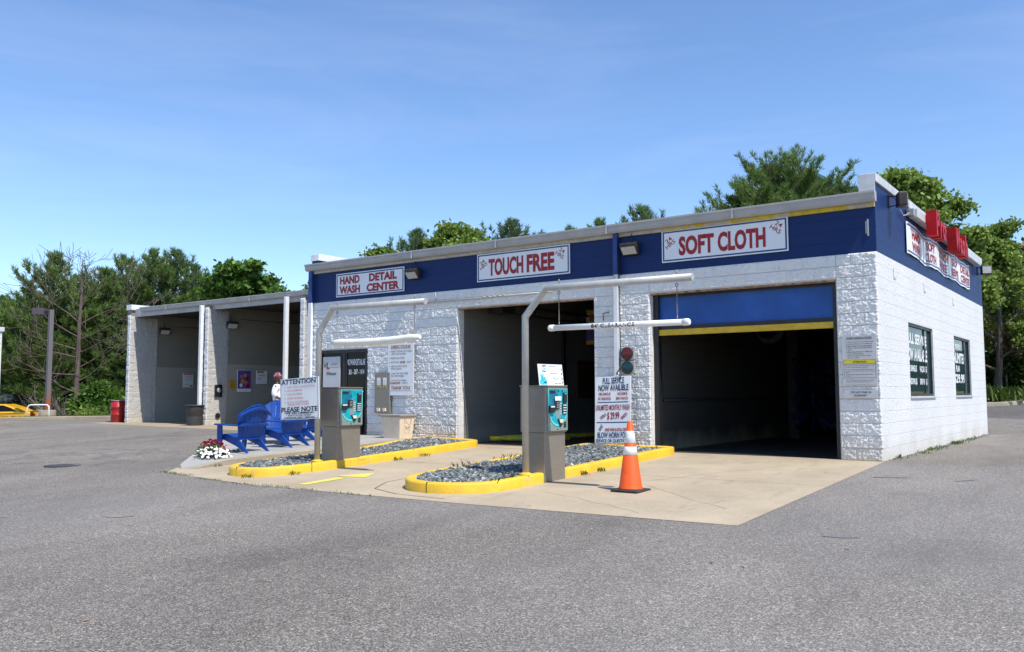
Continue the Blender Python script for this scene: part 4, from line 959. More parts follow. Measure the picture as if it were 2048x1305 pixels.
def kiosk(dx, label, extra):
    x1, y0, y1 = -3.5 + dx, -4.64, -4.07; x0 = x1 - .44; gz = slope(0, -4.35)
    r = root('payment_kiosk', ((x0 + x1) / 2, -4.35, gz), label, 'kiosk', 'payment kiosks at the lanes')
    m = MB(); m.box(x0 + .03, x1 - .025, y0 + .01, y1 - .01, gz, .55); m.build('pedestal', M['steel'], r, bev=.006)
    m = MB(); m.box(x0, x1, y0, y1, .552, 1.215); cab = m.build('cabinet', M['steel'], r, bev=.008)
    m = MB(); m.box(x0 - .01, x1 + .015, y0 - .012, y1 + .012, 1.215, 1.235); m.build('top_cover', M['steel'], r, bev=.004)
    fy0, fy1, fz0, fz1 = y0 + .045, y1 - .004, .575, 1.20; X = x1
    m = MB(); m.box(X + .001, X + .018, fy0, fy1, fz0, fz1); fp = m.build('face_panel', M['steel_face'], r)
    Wd, Hd = fy1 - fy0, fz1 - fz0
    def Q(u, v, e=.0): return (X + .019 + e, fy0 + u * Wd, fz0 + v * Hd)
    def poly(pts, e, nm, mt):
        q = MB(); q.add([Q(u, v, e) for u, v in pts], [tuple(range(len(pts)))]); return q.build(nm, M[mt], r)
    def oval(k, v0):
        return [(.02, 1.0)] + [(.5 - .49 * k * math.cos(t), v0 - .40 * k * math.sin(t)) for t in [PI * i / 24 for i in range(25)]] + [(.98, 1.0)]
    ol = [(0.005, .97)] + [(.5 - .495 * math.cos(PI * i / 24), .52 - .42 * math.sin(PI * i / 24)) for i in range(25)] + [(.995, .97)]
    il = [(0.03, .97)] + [(.5 - .455 * math.cos(PI * i / 24), .52 - .365 * math.sin(PI * i / 24)) for i in range(25)] + [(.97, .97)]
    poly([(u, v - .012) for u, v in ol], .0, 'oval_edge', 'ink'); poly(ol, .001, 'oval_trim', 'teal2'); poly(il, .002, 'oval_panel', 'teal')
    poly([(.04, .96), (.45, .96), (.52, .8), (.45, .62), (.36, .45), (.2, .45), (.05, .55)], .0028, 'printed_motif', 'teal3')
    poly([(.40, .28), (.62, .30), (.66, .62), (.5, .75), (.38, .6)], .0034, 'printed_motif', 'steel_face')
    def bxp(u0, u1, v0, v1, e0, e1, nm, mt, bev=0):
        q = MB(); a, b = Q(u0, v0, e0), Q(u1, v1, e1); q.box(a[0], b[0], a[1], b[1], a[2], b[2]); return q.build(nm, M[mt], r, bev=bev)
    bxp(.07, .34, .87, .93, .003, .008, 'display', 'black'); 
    bxp(.73, .90, .64, .89, .003, .028, 'card_reader', 'black', .004); bxp(.76, .87, .85, .875, .029, .031, 'card_slot', 'sig_grey')
    bxp(.30, .52, .50, .70, .003, .020, 'keypad', 'black', .004); bxp(.02, .25, .42, .58, .003, .035, 'bill_acceptor', 'black', .005); bxp(.03, .23, .545, .575, .036, .038, 'bill_slot', 'white_sign')
    for i in range(4): bxp(.70, .93, .385 + i * .06, .435 + i * .06, .003, .014, 'select_button', 'black'); bxp(.73, .90, .40 + i * .06, .42 + i * .06, .015, .0165, 'button_label', 'white_sign')
    for i in range(5): bxp(.60, .64, .385 + i * .058, .405 + i * .058, .003, .010, 'indicator', 'white_sign')
    for i in range(4): bxp(.38, .49, .53 + i * .04, .545 + i * .04, .021, .0225, 'key_row', 'sig_grey')
    q = MB(); q.prism([Q(.46, .27, .003), Q(.76, .27, .003), Q(.68, .17, .003), Q(.60, .09, .003), Q(.53, .17, .003)], (.018, 0, 0)); q.build('coin_cup', M['black'], r)
    q = MB(); q.prism([Q(.50, .265, .021), Q(.72, .265, .021), Q(.67, .18, .021), Q(.55, .18, .021)], (.004, 0, 0)); q.build('cup_plate', M['tan_box'], r)
    bxp(.09, .15, .24, .32, .003, .008, 'key_lock', 'sig_grey')
    for i in range(3): bxp(.79, .91, .075 + i * .045, .105 + i * .045, .001, .008, 'lower_button', 'black')
    bxp(.44, .50, .03, .042, .001, .006, 'latch', 'ink')
    for v in (.9, .12): bxp(-.07, -.045, v, v + .025, -.018, .002, 'hinge', 'sig_grey')
    if extra: bxp(.28, .60, .70, .80, .024, .026, 'paper_notice', 'white_sign'); bxp(.70, .74, .90, .95, .003, .006, 'led', 'ink'); bxp(.50, .54, .90, .95, .003, .006, 'led', 'ink')
    return r
kiosk(0, 'steel payment kiosk with teal oval face and a white price card on top, right lane', True)
kiosk(-4.3, 'steel payment kiosk with teal oval face behind the ATTENTION sign post, left lane', False)
Rk = Vector((.12, 1, 0)).normalized(); Uk = Vector((-.12, .05, 1)).normalized(); Uk = (Uk - Rk * Uk.dot(Rk)).normalized()
sign('price_card', 'white card with a cyan car picture and wash menu standing on the right lane kiosk', 'sign', (-3.68, -4.52, 1.237), Rk, Uk, .56, .315,
     [('ULTIMATE', 'ink', .24, .92, .17, .08, 0, .02), ('Car', 'cyanprint', .24, .80, .13, .11, 0, .01), ('Wash', 'sign_navy', .22, .67, .17, .09, 0, .01), ('Ultimate Wash', 'ink', .57, .90, .27, .045, 0, .02), ('Premium Wash', 'ink', .61, .58, .27, .045, 0, .02), ('Deluxe Wash', 'ink', .70, .31, .24, .045, 0, .02), ('Basic & Rinse', 'ink', .76, .10, .26, .045, 0, .02),
      ('clear coat', 'grey_ink', .50, .79, .13, .035, 0, 0), ('wheel wash', 'cyanprint', .76, .80, .13, .035, 0, 0), ('$ 12.00', 'sign_red', .53, .68, .15, .04, 0, .02), ('undercarriage', 'cyanprint', .77, .70, .15, .035, 0, 0), ('triple foam', 'grey_ink', .55, .48, .14, .035, 0, 0), ('tire clean', 'sign_blue', .78, .44, .14, .035, 0, 0), ('$ 10.00', 'sign_red', .58, .385, .14, .04, 0, .02), ('rinse', 'grey_ink', .66, .21, .09, .035, 0, 0), ('dry', 'grey_ink', .78, .21, .06, .035, 0, 0)],
     [('cyanprint', .03, .03, .32, .26, 'car_print'), ('cyanprint', .09, .26, .27, .40, 'car_print'), ('teal2', .06, .40, .20, .52, 'car_print'), ('sign_navy', .17, .12, .29, .17, 'car_print')] + [('green_trim', .93, v, .965, v + .10, 'code_badge') for v in (.08, .27, .50, .72)], th=.006)
# ATTENTION sign on the left gantry post
Ua = Vector((-.045, 0, 1)).normalized(); Ra = Vector((1, 0, .03)).normalized(); Ra = (Ra - Ua * Ra.dot(Ua)).normalized()
sign('attention_sign', 'white ATTENTION PLEASE NOTE sign bolted to the left gantry post', 'sign', (-8.93, -4.945, .655), Ra, Ua, 1.0, .72,
     [('ATTENTION', 'sign_navy', .48, .915, .90, .115, 0, .02), ('MUST CLEAR CLEARANCE SIGN', 'redink', .55, .785, .72, .045, 0, .0), ('FOLD IN MIRRORS', 'redink', .38, .70, .40, .045, 0, .0), ('TURN ON WIPERS', 'redink', .38, .61, .40, .045, 0, .0),
      ('LOWER ANTENNAS', 'redink', .395, .515, .42, .045, 0, .0), ('NO FULL SIZE EXTENDED', 'redink', .46, .42, .56, .045, 0, .0), ('VEHICLES OVER 19’ LONG', 'redink', .47, .365, .56, .045, 0, .0), ('PLEASE NOTE', 'sign_navy', .50, .245, .94, .12, 0, .03),
      ('WE RECOMMEND', 'sign_navy', .50, .155, .74, .052, 0, .02), ('SOFT CLOTH WASH', 'ink', .5, .098, .60, .036, 0, .02), ('FOR EXTRA DIRTY VEHICLES', 'ink', .50, .047, .78, .040, 0, .02)] + [('•', 'redink', .13, v, .02, .025, 0, .0) for v in (.785, .70, .61, .515, .42)],
     frame_rects('sign_blue', 1.0, .72, .012, .008), th=.015)

# traffic cone
gz = slope(0, -4.82); cx, cy = -2.05, -4.80
tc = root('traffic_cone', (cx, cy, gz), 'orange traffic cone with two white bands standing on the concrete in the right lane', 'cone')
m = MB(); m.box(cx - .20, cx + .20, cy - .20, cy + .20, gz, gz + .035); m.build('base', M['rubber'], tc, bev=.018)
m = MB(); m.lathe(cx, cy, [(.165, gz + .035), (.160, gz + .05), (.150, gz + .07), (.034, gz + .915), (.030, gz + .92), (.022, gz + .90), (.02, gz + .7)], 32); m.build('body', M['cone_o'], tc)
def crad(z): return .150 + (.034 - .150) * (z - .07) / .845
for a, b in ((.48, .585), (.635, .79)):
    m = MB(); m.lathe(cx, cy, [(crad(a) + .0005, gz + a), (crad(a) + .003, gz + a + .002), (crad(b) + .003, gz + b - .002), (crad(b) + .0005, gz + b)], 32); m.build('reflective_band', M['cone_w'], tc)

# red drum and grey bin
dz0 = 0
rdm = root('steel_drum', (-30.05, 4.15, 0), 'red steel drum at the outer corner of the hand wash wing', 'drum')
m = MB(); R_ = .29; m.lathe(-30.05, 4.15, [(R_ - .01, .0), (R_, .02), (R_, .29), (R_ + .015, .305), (R_, .32), (R_, .585), (R_ + .015, .60), (R_, .615), (R_, .86)], 32); m.build('body', M['drum'], rdm)
m = MB(); m.lathe(-30.05, 4.15, [(R_ + .012, .86), (R_ + .016, .875), (R_ + .008, .89), (R_ - .02, .885), (R_ - .03, .87)], 32); m.build('rim', M['drum_rim'], rdm)
bn = root('trash_can', (-24.1, 3.6, 0), 'charcoal plastic trash can beside the downspout between the first two hand wash bays', 'bin')
m = MB(); m.lathe(-24.1, 3.6, [(.24, .0), (.25, .03), (.265, .3), (.255, .36), (.285, .40), (.30, .62), (.31, .70)], 28); m.build('body', M['bin'], bn)
m = MB(); m.lathe(-24.1, 3.6, [(.335, .70), (.345, .715), (.335, .735), (.30, .74), (.28, .72)], 28); m.build('rim', M['bin'], bn)

# signs in the hand wash bays
Y1 = (0, 1, 0)
sign('bay_sign', 'small white rules sign with a red top bar in the leftmost hand wash bay', 'sign', (-28.80, 6.2, 1.40), Y1, Z1, .48, .60, [('BAY RULES', 'ink', .5, .75, .6, .05, 0, 0), ('NO OIL CHANGES', 'ink', .5, .62, .7, .04, 0, 0), ('NO DUMPING', 'ink', .5, .5, .6, .04, 0, 0), ('THANK YOU', 'ink', .4, .2, .5, .05, 0, 0)], [('redink', .03, .88, .97, .98, 'bar'), ('ink', .68, .06, .86, .16, 'mark')])
sign('bay_sign', 'small yellow sign with dark lines in the middle hand wash bay', 'sign', (-23.71, 4.76, 1.32), Y1, Z1, .26, .30, [('CAUTION', 'ink', .5, .8, .8, .12, 0, .02), ('WET FLOOR', 'ink', .5, .5, .8, .12, 0, .02)], [('ink', .1, .2, .9, .28, 'bar')], mat='orange_sign')
ps = sign('bay_poster', 'colourful vending poster on a purple ground in the middle hand wash bay', 'poster', (-23.71, 5.1, 1.2), Y1, Z1, .62, .82, [], [('purple', .02, .15, .98, .98, 'panel')])
for i, (u, v, rr_, k) in enumerate(((.3, .7, .07, 'redink'), (.55, .75, .07, 'gold'), (.72, .6, .08, 'sign_red'), (.35, .48, .08, 'orange_sign'), (.6, .42, .08, 'redink'), (.25, .3, .07, 'white_sign'), (.75, .3, .08, 'sign_red'))):
    m = MB(); m.add([(-23.701 + i * .0006, 5.1 + u * .62 + rr_ * math.cos(2 * PI * j / 14), 1.2 + v * .82 + rr_ * math.sin(2 * PI * j / 14)) for j in range(14)], [tuple(range(14))]); m.build('printed_spot', M[k], ps)
sign('bay_notice', 'faded white notice with an orange corner beside the colourful poster', 'sign', (-23.71, 5.95, 1.5), Y1, Z1, .5, .5, [('PRESOAK', 'ink', .55, .65, .6, .1, 0, 0), ('RINSE', 'ink', .3, .4, .3, .1, 0, 0)], [('brown', .05, .85, .7, .97, 'bar')], mat='white_sign')
sp_ = root('selector_panel', (-23.70, 4.15, 1.03), 'dark wash selector panel on the pier of the middle hand wash bay', 'panel')
m = MB(); m.box(-23.74, -23.69, 4.15, 4.44, 1.02, 1.46); m.build('plate', M['frame_black'], sp_)
m = MB(); m.lathe(0, 0, [(.09, 0), (.09, .01), (.05, .02)], 20); m.v = [(-23.69 + v[2], 4.30 + v[0], 1.26 + v[1]) for v in m.v]; m.build('dial', M['sig_grey'], sp_)

# ---------------------------------------------------------------- inside the two wash bays
rs_ = sign('menu_sign', 'purple and yellow sign starting RAIN hung deep in the touch free bay', 'sign', (-8.55, 4.9, 2.42), X1, Z1, 1.6, .92, [('RAINBOW', 'ink', .45, .78, .62, .13, 0, .04)], [('orange_sign', 0, .90, 1, 1, 'bar'), ('brown', .06, .66, .94, .88, 'panel'), ('purple', 0, .1, 1, .42, 'panel'), ('orange_sign', 0, 0, 1, .09, 'bar')], mat='white_sign')
gr_ = root('guide_rail', (-8.0, 1.4, .1), 'yellow tubular wheel guide rail on the floor of the touch free bay', 'rail')
m = MB(); m.tube([(-8.62, .75, .10), (-7.2, 1.9, .10)], .055, 12); m.tube([(-8.60, 1.2, .10), (-7.6, 3.0, .10), (-7.5, 8, .10)], .055, 12); m.build('tube', M['ytube'], gr_)
m = MB(); m.box(-8.4, -8.3, .8, 1.1, .009, .06); m.box(-7.5, -7.4, 1.5, 1.8, .009, .06); m.build('foot', M['dark'], gr_)
tr_ = root('spray_track', (-8.4, 5, 3.0), 'dark overhead spray arm track along the ceiling of the touch free bay', 'track')
m = MB(); m.tube([(-8.5, .9, 3.18), (-8.5, 10.5, 3.18)], .04, 8); m.tube([(-8.5, .9, 2.98), (-8.5, 10.5, 2.98)], .03, 8)
for i in range(9): m.tube([(-8.5, 1.4 + i, 3.18), (-8.5, 1.4 + i, 2.98)], .02, 6)
m.box(-8.7, -8.3, .8, 1.3, 2.95, 3.3); m.build('rail', M['black'], tr_)
m = MB(); 
for i in range(4): m.tube([(-8.5, 2 + 2.4 * i, 3.2), (-8.5, 2 + 2.4 * i, 4.2)], .02, 6)
m.build('hanger', M['black'], tr_)
bd_ = root('equipment_door', (-8.9, 5.3, 1.0), 'dark brown hatch on the left wall deep inside the touch free bay', 'hatch')
m = MB(); m.box(-8.93, -8.88, 5.0, 6.2, 1.0, 2.0); m.build('panel', simple('dark_brown_hatch', (.05, .028, .012), .6), bd_)
m = MB(); m.box(-8.93, -8.85, 4.25, 4.35, .0, 2.75); m.build('post', M['black'], bd_)
# soft cloth machine
wm = root('wash_machine', (-1.8, 6.5, 0), 'dim soft cloth wash gantry with blue and red brushes inside the right bay', 'wash machine')
bx('upright', M['dark'], wm, -3.6, -3.35, 6.2, 6.9, 0, 2.7); bx('upright', M['dark'], wm, -.8, -.5, 6.2, 6.9, 0, 2.7); bx('crossbeam', M['dark'], wm, -3.6, -.5, 6.2, 6.9, 2.703, 3.1)
def brush(cx_, cy_, z0, z1, r0, mat, nm, seed):
    r2 = random.Random(seed); m_ = MB()
    for i in range(150):
        a = r2.uniform(0, 2 * PI); z = r2.uniform(z0, z1); dx, dy = math.cos(a), math.sin(a); q = r0 * r2.uniform(.8, 1.1); w_ = .03
        m_.add([(cx_ - dy * w_, cy_ + dx * w_, z), (cx_ + dy * w_, cy_ - dx * w_, z), (cx_ + dx * q + dy * w_, cy_ + dy * q - dx * w_, z - r2.uniform(.05, .35)), (cx_ + dx * q - dy * w_, cy_ + dy * q + dx * w_, z - r2.uniform(.05, .35))], [(0, 1, 2, 3)])
    m_.tube([(cx_, cy_, z0 - .3), (cx_, cy_, z1 + .1)], .06, 8); m_.build(nm, M[mat], wm)
brush(-2.9, 5.9, .5, 2.2, .5, 'sign_navy', 'side_brush', 1); brush(-1.4, 5.9, .5, 2.2, .5, 'sign_navy', 'side_brush', 2); brush(-2.1, 6.6, 1.0, 2.2, .4, 'sign_red', 'side_brush', 3)
m = MB(); m.box(-1.75, -1.45, 4.2, 4.5, .6, 1.8); m.build('control_box', M['grey_sign'], wm)
hr = root('hose_coil', (-3.3, 2.6, 2.4), 'dark coiled hose hanging under the ceiling inside the soft cloth bay', 'hose')
m = MB()
for k in range(7):
    R2 = .24 + .012 * k; m.tube([(-3.0 + R2 * math.cos(2 * PI * i / 24), 3.2 + .02 * k, 2.5 + R2 * math.sin(2 * PI * i / 24)) for i in range(25)], .014, 6)
m.build('coil', M['rubber'], hr)
m = MB(); m.tube([(-3.0, 3.27, 2.74), (-3.0, 3.27, 4.2)], .02, 6); m.build('hanger', M['black'], hr)
wp = root('wall_pipe', (-4.13, 4, 1.0), 'dark pipe running along the left wall inside the soft cloth bay', 'pipe')
m = MB(); m.tube([(-4.12, .4, .98), (-4.12, 11.2, .99)], .025, 8); m.build('pipe', M['black'], wp)

# ---------------------------------------------------------------- resin chairs
def make_chair(label):
    r = root('adirondack_chair', (0, 0, 0), label, 'chair', 'blue resin chairs on the sidewalk')
    CM = M['chair']; L = dict(local=True)
    # local frame: chair faces -x, seat front at x=-.28, back at +x
    m = MB(); sx = [-.30, -.27, -.17, -.06, .05, .16, .25]; sz = [.315, .355, .352, .325, .295, .27, .265]
    for s_ in range(5):       # seat slats running front to back
        y0 = -.235 + s_ * .096; y1 = y0 + .084
        for i in range(len(sx) - 1):
            a = [(sx[i], y0, sz[i]), (sx[i + 1], y0, sz[i + 1]), (sx[i + 1], y1, sz[i + 1]), (sx[i], y1, sz[i])]
            m.add(a + [(x, y, z - .018) for x, y, z in a], [(0, 3, 2, 1), (4, 5, 6, 7), (0, 1, 5, 4), (1, 2, 6, 5), (2, 3, 7, 6), (3, 0, 4, 7)])
    m.build('seat', CM, r, **L)
    m = MB(); lean = Vector((.36, 0, .93)).normalized(); b0 = Vector((.20, 0, .25))
    for s_ in range(7):       # fan of back slats
        u = (s_ - 3) / 3; ln = .74 - .16 * u * u; w0, w1 = .060, .084
        nrm = Vector((lean.z, 0, -lean.x)); ha, hb = u - 1 / 7 * 1.08, u + 1 / 7 * 1.08
        def env(q): return .74 - .17 * q * q
        def pt(q, t):
            ln = env(q) * t; yy = q * (.225 + .105 * t)
            p = b0 + lean * ln + nrm * (.03 * (1 - q * q) * math.sin(PI * min(1, t)) ) + Vector((-.06 * q * q, 0, 0)) * t
            return Vector((p.x, yy, p.z))
        ts = (0, .2, .4, .6, .8, .94, 1.0)
        for i in range(len(ts) - 1):
            a = [pt(ha, ts[i]), pt(hb, ts[i]), pt(hb, ts[i + 1]), pt(ha, ts[i + 1])]
            m.add(a + [q + nrm * .018 for q in a], [(0, 1, 2, 3), (7, 6, 5, 4), (0, 4, 5, 1), (1, 5, 6, 2), (2, 6, 7, 3), (3, 7, 4, 0)])
    m.build('backrest', CM, r, **L)
    m = MB(); nrm = Vector((lean.z, 0, -lean.x))
    for t0, hh, n_ in ((.40, .05, 10), (.86, .045, 12)):      # curved rails behind the slats
        for i in range(n_):
            pp = []
            for k in (i, i + 1):
                u = k / n_ * 2 - 1; yy = u * (.27 + .125 * t0) * .99; ln = .74 - (.17 * u * u if t0 > .5 else .0)
                pp.append((b0 + lean * (ln * t0) + nrm * .02 + Vector((-.05 * u * u * t0 * .8, 0, 0)), yy))
            (p, y), (p2, y2) = pp
            a = [Vector((p.x, y, p.z)), Vector((p2.x, y2, p2.z)), Vector((p2.x, y2, p2.z)) + lean * hh, Vector((p.x, y, p.z)) + lean * hh]
            m.add(a + [q + nrm * .045 for q in a], [(0, 1, 2, 3), (7, 6, 5, 4), (0, 4, 5, 1), (1, 5, 6, 2), (2, 6, 7, 3), (3, 7, 4, 0)])
    m.build('back_rail', CM, r, **L)
    for s_ in (-1, 1):
        m = MB(); y = s_ * .305
        pr = [(-.36, .0), (-.36, .10), (-.25, .11), (-.05, .09), (.20, .06), (.36, .045), (.37, -.045 * 0 - .03), (.20, -.03), (-.05, -.04), (-.30, -.04)]
        top = [(x, y + s_ * w, .56 - .03 * (x + .36)) for x, w in pr]
        m.prism([(x, yy, z) for x, yy, z in top], (0, 0, -.028)); m.build('armrest', CM, r, local=True, bev=.006, seg=1)
        m = MB(); m.prism([(-.34, y - .03, .0), (-.25, y - .03, .0), (-.20, y - .03, .30), (-.22, y - .03, .535), (-.35, y - .03, .545)], (0, .035, 0)); m.build('leg', CM, r, local=True, bev=.005, seg=1)
        m = MB(); m.prism([(-.31, y * .86, .33), (-.27, y * .86, .25), (.12, y * .86, .13), (.42, y * .86, .0), (.48, y * .86, .0), (.22, y * .86, .25), (.24, y * .86, .27), (-.05, y * .86, .31)], (0, .03, 0)); m.build('leg', CM, r, local=True, bev=.005, seg=1)
    m = MB(); m.box(-.315, -.29, -.26, .26, .24, .345); m.build('apron', CM, r, local=True, bev=.006, seg=1)
    return r
def copy_tree(o, parent=None):
    c = o.copy(); COL.objects.link(c)
    if parent: c.parent = parent
    for ch in list(o.children): copy_tree(ch, c)
    return c
ch0 = make_chair('blue resin chair nearest the flowers, seen from behind')
chairs = [(-11.02, -4.18, 3, None), (-11.2, -3.0, 7, 'blue resin chair half hidden under the ATTENTION sign, facing away from the wall'), (-12.1, -2.55, 128, 'blue resin chair turned the other way, its slatted back facing the forecourt'), (-11.95, -1.75, 15, 'blue resin chair farthest back, near the white stool')]
for i, (x, y, a, lab) in enumerate(chairs):
    c = ch0 if i == 0 else copy_tree(ch0)
    c.location = (x, y, slabz(x, y)); c.rotation_euler = (0, -.0, math.radians(a))
    if lab: c['label'] = lab
# white folding stool and bucket
st = root('folding_stool', (-12.3, -.75, 0), 'white folding stool behind the chairs next to the office wall', 'stool')
z0 = slabz(-12.3, -.75); m = MB()
for y in (-.95, -.58): m.tube([(-12.50, y, z0), (-12.12, y, z0 + .48)], .012, 8); m.tube([(-12.12, y + .02, z0), (-12.50, y + .02, z0 + .48)], .012, 8)
m.build('frame', M['white'], st); m = MB(); m.box(-12.53, -12.09, -.97, -.56, z0 + .48, z0 + .51); m.build('seat', M['white'], st, bev=.01)
bk = root('bucket', (-11.95, -.55, 0), 'white plastic bucket beside the folding stool', 'bucket')
m = MB(); m.lathe(-11.95, -.55, [(.12, z0), (.145, z0 + .33), (.155, z0 + .335), (.155, z0 + .36), (.14, z0 + .36)], 24); m.build('body', M['pvc'], bk)
m = MB(); m.tube([(-12.10, -.55, z0 + .33), (-12.09, -.62, z0 + .24), (-11.95, -.70, z0 + .2), (-11.81, -.62, z0 + .24), (-11.80, -.55, z0 + .33)], .005, 6); m.build('handle', M['steel'], bk)

# ---------------------------------------------------------------- flowers
fr = root('petunia_clump', (-10.95, -4.85, 0), 'clump of crimson and white petunias at the corner of the sidewalk slab', 'flowers')
def leafquads(C, S, seed, flat=0.0, asp=1.6):
    r_ = np.random.RandomState(seed); n_ = len(C)
    a = r_.normal(size=(n_, 3)); a[:, 2] *= (1 - flat); a /= np.linalg.norm(a, axis=1)[:, None] + 1e-9
    b = r_.normal(size=(n_, 3)); b -= a * (a * b).sum(1)[:, None]; b /= np.linalg.norm(b, axis=1)[:, None] + 1e-9
    S = np.asarray(S).reshape(-1, 1) * np.ones((n_, 1))
    V_ = np.stack([C - a * S * asp / 2, C + b * S / 2 , C + a * S * asp / 2, C - b * S / 2], 1).reshape(-1, 3)
    return V_, np.arange(4 * n_).reshape(-1, 4)
def mound(n_, seed, cx_, cy_, rx, ry, h, z0_, shell=.75):
    r_ = np.random.RandomState(seed); th = r_.uniform(0, 2 * PI, n_); ph = np.arccos(r_.uniform(0, 1, n_)); k = r_.uniform(shell, 1, n_)
    return np.stack([cx_ + rx * k * np.sin(ph) * np.cos(th), cy_ + ry * k * np.sin(ph) * np.sin(th), z0_ + h * k * np.cos(ph)], 1)
fzz = slabz(-10.95, -4.7)
Vq, Fq = leafquads(mound(1100, 1, -10.90, -4.95, .36, .30, .21, fzz, .3), .035, 2); fastmesh('foliage', Vq, Fq, M['weed'], fr)
def blossoms(C, R0, name, mat, seed):
    r_ = random.Random(seed); m_ = MB()
    for c in C:
        n_ = Vector((c[0] + 10.90, c[1] + 5.35, .12)); n_ = (n_.normalized() + Vector((r_.uniform(-.4, .4), -.6 + r_.uniform(-.4, .4), .4))).normalized()
        u = n_.cross(Vector((0, 0, 1))).normalized(); w = n_.cross(u); c = Vector(c)
        vs = [c - n_ * .012] + [c + (u * math.cos(2 * PI * j / 10) + w * math.sin(2 * PI * j / 10)) * R0 * (1 if j % 2 else .82) * r_.uniform(.85, 1.1) for j in range(10)]
        m_.add(vs, [(0, 1 + j, 1 + (j + 1) % 10) for j in range(10)])
    return m_.build(name, mat, fr)
Cw = mound(110, 5, -10.82, -5.0, .40, .32, .20, fzz - .02, .85); Cr = mound(130, 6, -10.98, -4.88, .34, .28, .30, fzz, .85)
Cr = Cr[Cr[:, 2] > fzz + .12]; Cw = Cw[Cw[:, 2] < fzz + .16]
blossoms([tuple(c) for c in Cr], .034, 'crimson_blossoms', M['pink'], 1); blossoms([tuple(c) for c in Cw], .032, 'white_blossoms', M['petal'], 2)

# ---------------------------------------------------------------- person
def skin(name, joints, bones, mat, parent, sub=2, rootv=0):
    """joints: list of (x,y,z,radius) ; bones: pairs"""
    me = bpy.data.meshes.new(name); me.from_pydata([j[:3] for j in joints], bones, [])
    o = newmesh(name, me, mat, parent, local=True)
    md = o.modifiers.new('Skin', 'SKIN'); md.use_smooth_shade = True; md.branch_smoothing = .6
    sv = me.skin_vertices[0].data
    for i, j in enumerate(joints):
        rr_ = j[3]; sv[i].radius = rr_ if isinstance(rr_, tuple) else (rr_, rr_)
        sv[i].use_root = (i == rootv)
    s_ = o.modifiers.new('Sub', 'SUBSURF'); s_.levels = sub; s_.render_levels = sub
    return o
PX, PY = -13.35, -1.45; pz = slabz(PX, PY)
pr = root('person', (PX, PY, pz), 'person in pink head scarf, white shirt and white shorts standing behind the chairs', 'person', rz=math.radians(35))
# local frame faces +x (towards the office door), height 1.53
J = [(0, 0, .82, (.105, .135)), (0, 0, .95, (.095, .125)), (0.01, 0, 1.10, (.095, .13)), (0, 0, 1.22, (.085, .12)), (0, 0, 1.29, (.045, .05)), (.01, 0, 1.345, .043),
     (.01, .085, .78, .085), (.015, .09, .44, .052), (.0, .09, .36, .05), (-.01, .09, .08, .034), (.02, .09, .04, .034), (.13, .10, .03, .026),
     (.01, -.085, .78, .085), (.015, -.09, .44, .052), (.0, -.09, .36, .05), (-.01, -.09, .08, .034), (.02, -.09, .04, .034), (.13, -.10, .03, .026),
     (-.005, .15, 1.22, .05), (-.02, .20, 1.0, .038), (.13, .17, .92, .030), (.21, .10, .93, .024),
     (-.005, -.15, 1.22, .05), (-.02, -.20, 1.0, .038), (.13, -.17, .92, .030), (.21, -.10, .93, .024)]
Bn = [(0, 1), (1, 2), (2, 3), (3, 4), (4, 5), (0, 6), (6, 7), (7, 8), (8, 9), (9, 10), (10, 11), (0, 12), (12, 13), (13, 14), (14, 15), (15, 16), (16, 17), (3, 18), (18, 19), (19, 20), (20, 21), (3, 22), (22, 23), (23, 24), (24, 25)]
# hands: palms and fingers
def hand(sy, k0):
    b = 21 if sy > 0 else 25; base = (.21, .10 * sy, .93)
    J.append((.245, .065 * sy, .93, (.016, .026))); p = len(J) - 1; Bn.append((b, p))
    for i in range(4):
        off = (i - 1.5) * .016; l = (.030, .035, .033, .026)[i]
        J.append((.262, .045 * sy, .935 + off, .0085)); J.append((.268, .045 * sy - l * sy * .7, .932 + off, .008)); J.append((.255, .045 * sy - l * sy * 1.3, .928 + off, .007))
        n_ = len(J); Bn.extend([(p, n_ - 3), (n_ - 3, n_ - 2), (n_ - 2, n_ - 1)])
    J.append((.235, .055 * sy, .962, .009)); J.append((.245, .035 * sy, .975, .008)); n_ = len(J); Bn.extend([(p, n_ - 2), (n_ - 2, n_ - 1)])
hand(1, 0); hand(-1, 0)
skin('body', J, Bn, M['skin'], pr)
def blobmesh(name, f, mat, parent, n=24, k=16):
    vs = []; fs = []
    for i in range(k + 1):
        ph = PI * i / k
        for j in range(n):
            th = 2 * PI * j / n; d = (math.sin(ph) * math.cos(th), math.sin(ph) * math.sin(th), math.cos(ph)); vs.append(f(d))
    fs = [(i * n + j, i * n + (j + 1) % n, (i + 1) * n + (j + 1) % n, (i + 1) * n + j) for i in range(k) for j in range(n)]
    m_ = MB(); m_.add(vs, fs, True); return m_.build(name, mat, parent, local=True)
def headf(d):
    x, y, z = d; r = Vector((x * .092, y * .072, z * .112))
    if x > 0:
        r.x += .022 * math.exp(-((y / .22) ** 2 + ((z + .08) / .2) ** 2))      # nose
        r.x += .010 * math.exp(-((y / .3) ** 2 + ((z + .45) / .12) ** 2))      # lips
        r.x -= .010 * math.exp(-(((abs(y) - .42) / .2) ** 2 + ((z - .12) / .15) ** 2))  # eye sockets
        r.x += .008 * math.exp(-((y / .4) ** 2 + ((z + .85) / .2) ** 2))       # chin
    if z < -.2: r.y *= 1 - .25 * min(1, (-z - .2)); 
    r.y += math.copysign(.012 * math.exp(-((x / .25) ** 2 + (z / .28) ** 2)), y) if abs(y) > .8 else 0   # ears
    return (r.x + .015, r.y, r.z + 1.43)
blobmesh('head', headf, M['skin'], pr)
